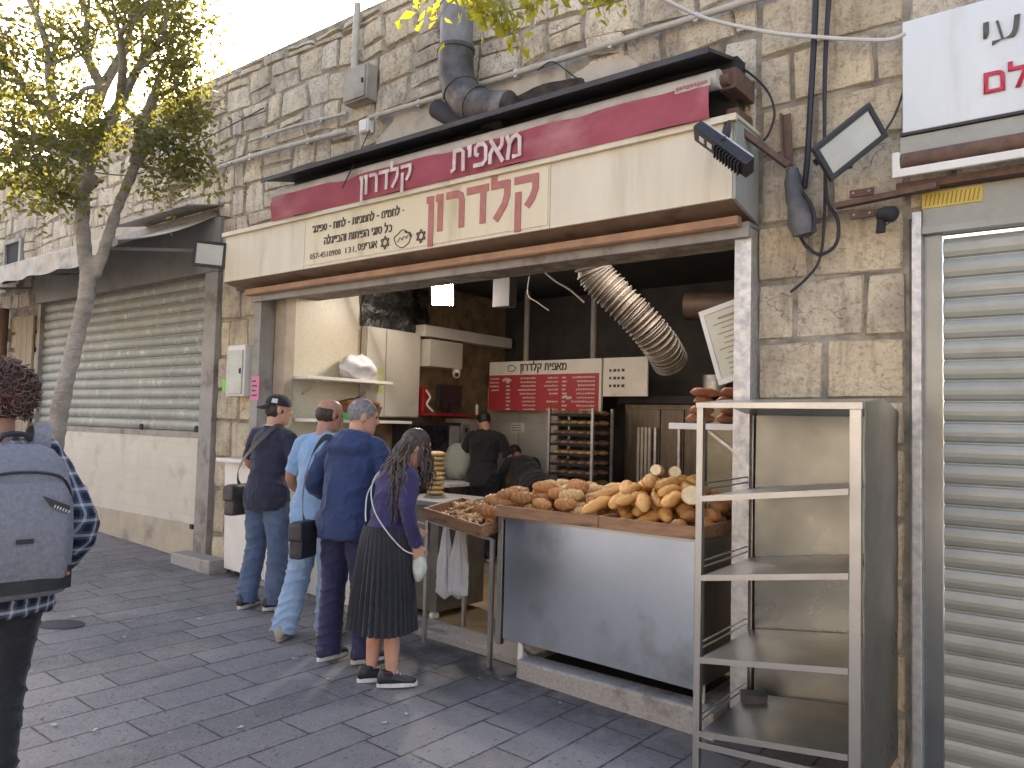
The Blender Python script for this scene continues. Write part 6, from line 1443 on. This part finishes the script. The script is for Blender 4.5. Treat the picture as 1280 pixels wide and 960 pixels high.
b = MB(); b.tube(cat([on7((-.165, -.30, 1.19)), on7((-.12, -.325, 1.285)), on7((0, -.325, 1.31)), on7((.12, -.325, 1.285)), on7((.165, -.30, 1.19))], 6), .006, 6); b.build('zip', M_black, pk)
b = MB(); b.prism([(0, 0), (.10, -.045), (.10, -.075), (.035, -.045)], on7((.045, -.3725, 1.225)), ux, Z_, .004); lg = b.build('logo_patch', M_black, pk)
b = MB()
for k in range(6): b.box(on7((.085+.009*k, -.3785, 1.183-.0045*k)), (.005, .002, .011), (0, .42, H7))
b.build('logo_print', mat('pale_logo', (.5, .5, .5), None), lg)
b = MB(); b.box(on7((.0, -.372, 1.06)), (.06, .004, .018), (0, 0, H7)); b.build('name_plate', M_black, pk, bevel=.002)
b = MB(); b.tube(cat([on7((-.05, -.185, 1.42)), on7((-.03, -.19, 1.445)), on7((.03, -.19, 1.445)), on7((.05, -.185, 1.42))], 5), .011, 8); b.build('grab_handle', M_black, t)
for sd in (-1, 1):
    P = cat([on7((sd*.09, -.17, 1.38)), on7((sd*.10, -.15, 1.455)), on7((sd*.115, -.06, 1.485)), on7((sd*.125, .05, 1.46)), on7((sd*.14, .14, 1.36)), on7((sd*.16, .13, 1.2)), on7((sd*.18, -.02, 1.02)), on7((sd*.17, -.17, .93))], 5)
    b = MB(); n_ = len(P)-1
    b.sheet(lambda u, v: P[min(int(u*n_+.5), n_)]+ux*(.062*(v-.5)), n_, 2, .014); b.build('shoulder_strap', M_pack, t)
# shoulder bag of man 1
def strapped(label, fig, pts, w_, m, bagc, size, bm, name, rz):
    t = thing(name, label, 'bag', bagc)
    P = cat(pts, 6); n_ = len(P)-1
    b = MB()
    def f(u, v):
        i = min(int(u*n_+.5), n_); d = (P[min(i+1, n_)]-P[max(i-1, 0)]).normalized(); out = (P[i]-on(fig, (0, 0, 0))); out.z = 0; a = d.cross(out.normalized()).normalized()
        return P[i]+a*(w_*(v-.5))
    b.sheet(f, n_, 2, .005); b.build('strap', m, t)
    M = Matrix.Rotation(rz, 3, 'Z'); c = Vector(bagc)
    b = MB(); b.box(c, size, M); bd = b.build('body', bm, t, bevel=min(size)*.3, seg=3)
    b = MB(); b.box(c+M @ Vector((0, 0, size[2]*.22)), (size[0]*1.06, size[1]*1.12, size[2]*.5), M); b.build('flap', bm, t, bevel=min(size)*.25, seg=3)
    return t, c, M
M_bag1 = mat('brown_grey_leather', (.085, .072, .062), (.05, .043, .038), 14, .5, bump=.2)
strapped('dark brown shoulder bag hanging at the left hip of the man in the cap', p1, [on(p1, (.10, .10, 1.45)), on(p1, (.09, -.03, 1.49)), on(p1, (.02, -.155, 1.36)), on(p1, (-.14, -.165, 1.18)), on(p1, (-.23, -.10, 1.05)), on(p1, (-.255, -.03, .97))], .035, M_bag1, on(p1, (-.27, -.01, .87)), (.10, .30, .26), M_bag1, 'shoulder_bag', R(14))
M_bag3 = mat('black_leather', (.02, .02, .022), (.03, .03, .032), 14, .42, bump=.15)
t, c, M = strapped('black messenger bag with silver buckles at the hip of the man in the blue hood', p3, [on(p3, (-.17, .08, 1.45)), on(p3, (-.19, -.03, 1.475)), on(p3, (-.205, -.15, 1.36)), on(p3, (-.225, -.20, 1.15)), on(p3, (-.245, -.17, .98)), on(p3, (-.25, -.14, .92))], .045, mat('grey_webbing', (.10, .095, .09), None, rough=.8), on(p3, (-.26, -.13, .80)), (.10, .20, .25), M_bag3, 'messenger_bag', R(18))
for k in (-.05, .05):
    b = MB(); b.box(c+M @ Vector((-.058, k, .09)), (.008, .022, .03), M); b.build('buckle', M_galv, t, bevel=.002)
# cord purse of the woman
t = thing('cord_purse', 'small pale cloth purse held in the hand of the long-haired woman', 'purse', on(p4, (.225, .15, .80)))
hc = on(p4, (.215, .14, .86))
b = MB(); b.ball(hc-Z_*.06, (.045, .045, .085), 20, 14); b.build('pouch', mat('pale_green_cloth', (.50, .52, .44), (.40, .42, .35), 20, .8, bump=.3), t, disp=lambda p: .012*N(p, 16))
for pts in ([(-.10, .05, 1.44), (-.115, -.09, 1.40), (-.06, -.155, 1.28), (.06, -.165, 1.14), (.17, -.10, 1.02), (.21, .02, .92), (.22, .12, .88)], [(-.112, -.09, 1.39), (-.085, -.16, 1.25), (-.04, -.175, 1.13), (-.01, -.172, 1.06)]):
    b = MB(); b.tube(cat([on(p4, p4.U(q) if q[2] > .95 else q) for q in pts], 6), .0045, 7); b.build('cord', C_white, t)
# ================================================================ trees
def leaf_mat(name, c1, c2, tr, tw=.45):
    m = bpy.data.materials.new(name); m.use_nodes = True; n = m.node_tree.nodes; l = m.node_tree.links; b = n['Principled BSDF']; b.inputs['Roughness'].default_value = .5
    g = n.new('ShaderNodeNewGeometry'); mx = n.new('ShaderNodeMix'); mx.data_type = 'RGBA'; mx.inputs['A'].default_value = (*c1, 1); mx.inputs['B'].default_value = (*c2, 1)
    l.new(g.outputs['Random Per Island'], mx.inputs['Factor']); l.new(mx.outputs['Result'], b.inputs['Base Color'])
    t = n.new('ShaderNodeBsdfTranslucent'); t.inputs['Color'].default_value = (*tr, 1); ms = n.new('ShaderNodeMixShader'); ms.inputs[0].default_value = tw
    l.new(b.outputs[0], ms.inputs[1]); l.new(t.outputs[0], ms.inputs[2]); l.new(ms.outputs[0], n['Material Output'].inputs['Surface']); return m
M_leaf = leaf_mat('olive_leaves', (.04, .046, .016), (.10, .10, .032), (.30, .29, .05))
M_bark = mat('grey_bark', (.36, .32, .27), (.22, .195, .16), 6, .9, bump=.8, bsc=26, stretch=(1, 1, 2.2), c3=(.36, .33, .29), c3s=5)
def bark(p): return .006*N(p, 14)+.006*math.sin(p.z*60+5*N(p, 4))*abs(N(p, 5))
def leaves(mb, c, n_, sp, size, r):
    for i in range(n_):
        p = c+Vector((r.gauss(0, sp), r.gauss(0, sp), r.gauss(0, sp*.8)))
        d = Vector((r.uniform(-1, 1), r.uniform(-1, 1), r.uniform(-1.1, .3))).normalized(); a = d.cross(Vector((r.uniform(-1, 1), r.uniform(-1, 1), r.uniform(-1, 1)))).normalized(); nn = a.cross(d)
        L = size*r.uniform(.6, 1.25); w_ = L*.26
        mb.add([p, p+d*L*.45+a*w_+nn*L*.08, p+d*L, p+d*L*.45-a*w_+nn*L*.08], [(0, 1, 2), (0, 2, 3)])
def grow(bm_, lm, a, b_, r0, r1, r, depth, nl, sp, size):
    """limb from a to b with side twigs that end in leaf clumps"""
    a, b_ = Vector(a), Vector(b_); L = (b_-a).length
    mid = a.lerp(b_, .5)+Vector((r.uniform(-1, 1), r.uniform(-1, 1), r.uniform(-.3, .8)))*L*.10
    P = cat([a, mid, b_], 5); n_ = len(P); bm_.tube(P, [r0+(r1-r0)*i/(n_-1) for i in range(n_)], 8)
    if depth == 0:
        for i in range(1, n_): leaves(lm, P[i], nl, sp, size, r)
        return
    for i in range(4 if depth == 2 else 3):
        k = r.randint(n_//3, n_-1); d = (P[min(k+1, n_-1)]-P[k-1]).normalized()
        q = (d+Vector((r.uniform(-1, 1), r.uniform(-1, 1), r.uniform(-.7, .9)))*.85).normalized()
        grow(bm_, lm, P[k], P[k]+q*L*r.uniform(.4, .75), r1*.8, r1*.3, r, depth-1, nl, sp, size)
t = thing('street_tree', 'slender grey street tree with a forked leaning trunk before the left shutter', 'tree', (-7.16, 2.73, gz(-7.16)))
base = Vector((-7.16, 2.73, gz(-7.16)-.03))
tb = MB()
D6 = lambda px, py, z=6.2: atD(px, py, z)
tb.tube(cat([base, base+Vector((.18, 0, .55)), D6(72, 530), D6(90, 445), D6(106, 380), D6(112, 335)], 6), [.10]+[.082]*4+[.068]*10+[.062]*12+[.062]*4, 16)
tb.tube(cat([D6(110, 345), D6(104, 300), D6(103, 250), D6(108, 215), D6(100, 185)], 5), [.068]+[.056]*10+[.05]*10, 14)
tb.tube(cat([D6(118, 345), D6(131, 310), D6(142, 275), D6(155, 240), D6(170, 205)], 5), [.06]+[.045]*10+[.04]*10, 14)
tb.ball(D6(112, 340), (.07, .062, .09), 14, 9); tb.ball(D6(112, 226), (.08, .07, .07), 14, 9)
tb.build('trunk', M_bark, t, remesh=.02, smooth=2, disp=bark)
lb_ = MB(); lv = MB(); r = random.Random(31)
for (a, b_, r0) in [((100, 190, 6.2), (72, 150, 6.0), .065), ((100, 190, 6.2), (128, 110, 6.3), .065), ((108, 212, 6.2), (150, 130, 6.1), .06), ((170, 205, 6.2), (192, 120, 6.2), .055), ((170, 205, 6.2), (205, 165, 6.4), .04), ((100, 195, 6.2), (40, 175, 5.6), .05), ((103, 250, 6.2), (85, 205, 6.6), .04)]:
    A, B = D6(*a), D6(*b_); lb_.tube(cat([A, A.lerp(B, .5)+Vector((0, 0, .03)), B], 4), [r0+(r0*.7-r0)*i/8 for i in range(9)], 9)
for (a, b_, r0, r1) in [((72, 150, 6.0), (20, 90, 5.6), .045, .02), ((72, 150, 6.0), (60, 60, 5.9), .045, .02), ((128, 110, 6.3), (110, 20, 6.3), .045, .02), ((128, 110, 6.3), (165, 30, 6.6), .045, .02), ((150, 130, 6.1), (205, 45, 6.0), .042, .018), ((150, 130, 6.1), (150, 40, 5.5), .04, .018), ((192, 120, 6.2), (222, 60, 6.3), .035, .015), ((205, 165, 6.4), (232, 135, 6.5), .025, .012), ((40, 175, 5.6), (-30, 150, 5.2), .035, .015), ((40, 175, 5.6), (15, 190, 5.1), .03, .012), ((85, 205, 6.6), (30, 150, 7.0), .03, .012),
                         ((110, 20, 6.3), (80, -90, 6.2), .03, .012), ((60, 60, 5.9), (10, -40, 5.6), .03, .012), ((20, 90, 5.6), (-60, 60, 5.0), .025, .012), ((165, 30, 6.6), (185, -70, 6.6), .025, .012), ((205, 45, 6.0), (215, -20, 6.0), .02, .01), ((150, 130, 6.1), (195, 175, 6.0), .025, .01), ((170, 205, 6.2), (215, 215, 6.2), .022, .01), ((128, 110, 6.3), (95, 130, 5.7), .025, .01), ((72, 150, 6.0), (110, 165, 5.6), .022, .01), ((192, 120, 6.2), (225, 105, 6.0), .022, .01), ((103, 250, 6.2), (60, 235, 5.9), .022, .01), ((-30, 150, 5.2), (-70, 210, 4.9), .02, .01)]:
    grow(lb_, lv, D6(*a), D6(*b_), r0, r1, r, 2, 5, .10, .058)
for (px, py, z, n_) in [(268, 200, 6.6, 16), (250, 215, 6.6, 14), (278, 220, 6.5, 10), (262, 232, 6.6, 8), (20, 205, 5.2, 60), (5, 225, 5.1, 60), (20, 232, 5.1, 40), (-5, 180, 5.2, 60), (200, 110, 6.2, 30), (215, 140, 6.3, 25), (180, 90, 6.0, 40)]:
    leaves(lv, D6(px, py, z), int(n_*1.8), .11, .062, r)
lb_.tube(cat([D6(232, 135, 6.5), D6(255, 175, 6.6), D6(268, 215, 6.6)], 4), [.01]*9, 6)
lb_.build('limbs', M_bark, t); lv.build('crown', M_leaf, t, normals=False)
t = thing('street_tree', 'overhanging street tree whose leafy branch tips hang into the top of the view', 'tree', (-.6, -1.9, gz(-.6)))
tb = MB(); tb.tube(cat([(-.6, -1.9, gz(-.6)-.02), (-.65, -1.85, 1.2), (-.8, -1.6, 2.4), (-1.1, -1.2, 3.3)], 6), [.16]+[.13]*11+[.11]*7, 14); tb.build('trunk', M_bark, t, remesh=.02, smooth=2, disp=bark)
lb_ = MB(); lv = MB(); r = random.Random(8)
grow(lb_, lv, (-1.1, -1.2, 3.3), (-1.8, .6, 4.25), .08, .05, r, 1, 3, .12, .08)
lb_.tube(cat([(-1.8, .6, 4.25), (-2.1, 1.5, 4.2), (-2.35, 2.2, 3.95), atD(600, -30, 3.6)], 5), [.045-.002*i for i in range(16)], 8)
T = atD(600, -30, 3.6)
for (px, py, z, n_) in [(612, 8, 3.6, 40), (628, 22, 3.55, 34), (640, 38, 3.6, 16), (598, 5, 3.7, 30), (655, 5, 3.7, 26), (668, -6, 3.8, 30), (700, -8, 3.9, 26), (740, -6, 3.9, 30), (765, 2, 3.9, 16), (590, -12, 3.5, 40), (560, -25, 3.4, 40), (523, 2, 3.3, 9), (538, 22, 3.3, 5), (541, 35, 3.3, 4), (530, -12, 3.3, 14), (650, 45, 3.6, 6)]:
    c = atD(px, py, z); leaves(lv, c, n_, .045, .062, r); lb_.tube(cat([T.lerp(c, .0), T.lerp(c, .5)+Vector((0, 0, .05)), c], 3), [.009, .008, .007, .006, .005, .004, .003], 5)
lb_.build('limbs', M_bark, t); lv.build('crown', leaf_mat('young_yellow_leaves', (.06, .075, .015), (.13, .13, .02), (.55, .52, .03), .5), t, normals=False)

# ================================================================ small things lying about
def G(px, py):
    d = ray(px, py); k = (-K*(CAM.x-S0)-CAM.z)/(d.z+K*d.x); return CAM+d*k
M_scrap = mat('paper_scrap', (.55, .53, .48), (.42, .40, .36), 30, .8)
r = random.Random(17); proto = None
SC = [(68, 908), (300, 911), (212, 917), (155, 798), (410, 850), (508, 894), (92, 772), (160, 778), (288, 786), (402, 752), (368, 825), (600, 849), (650, 846), (628, 851), (118, 915), (560, 735), (250, 775), (700, 880), (480, 905), (40, 840)]
for i, (px, py) in enumerate(SC):
    p = G(px, py)
    if proto is None:
        b = MB(); b.sheet(lambda u, v: ((u-.5)*.06+.008*N((u*3, v*3, 1)), (v-.5)*.035+.01*N((u*3, v*3, 5)), .008+.012*abs(u-.5)+.006*N((u*4, v*4, 2))), 6, 4, .0015)
        o = proto = b.build('paper_scrap', M_scrap, None, world=False)
    else: o = proto.copy(); link(o)
    o.location = p+Z_*.004; o.rotation_euler = (0, R(2), r.uniform(0, 6.3)); s_ = r.uniform(.22, .7); o.scale = (s_, s_*r.uniform(.6, 1.1), s_)
    tag(o, 'tiny pale paper scrap lying on the grey paving stones', 'litter', 'paper scraps on the pavement')
t = thing('dark_ground_patch', 'dark flat patch on the paving beside the backpack wearer', 'drain cover', G(74, 782))
c = G(76, 781); b = MB(); b.loft([(c+Z_*.001, .17, .12, Vector((.8, .6, -.03)), Vector((-.6, .8, .02))), (c+Z_*.007, .165, .115, Vector((.8, .6, -.03)), Vector((-.6, .8, .02)))], 24); b.build('plate', mat('dark_grey_patch', (.05, .05, .052), (.035, .035, .037), 30, .7), t)  # thin dark oval lying flat on the paving
t = thing('crumbs', 'scattered pale bread crumbs on the lower shelves of the steel rack', 'crumbs', (0, 0, 0)); bpy.data.objects.remove(t)
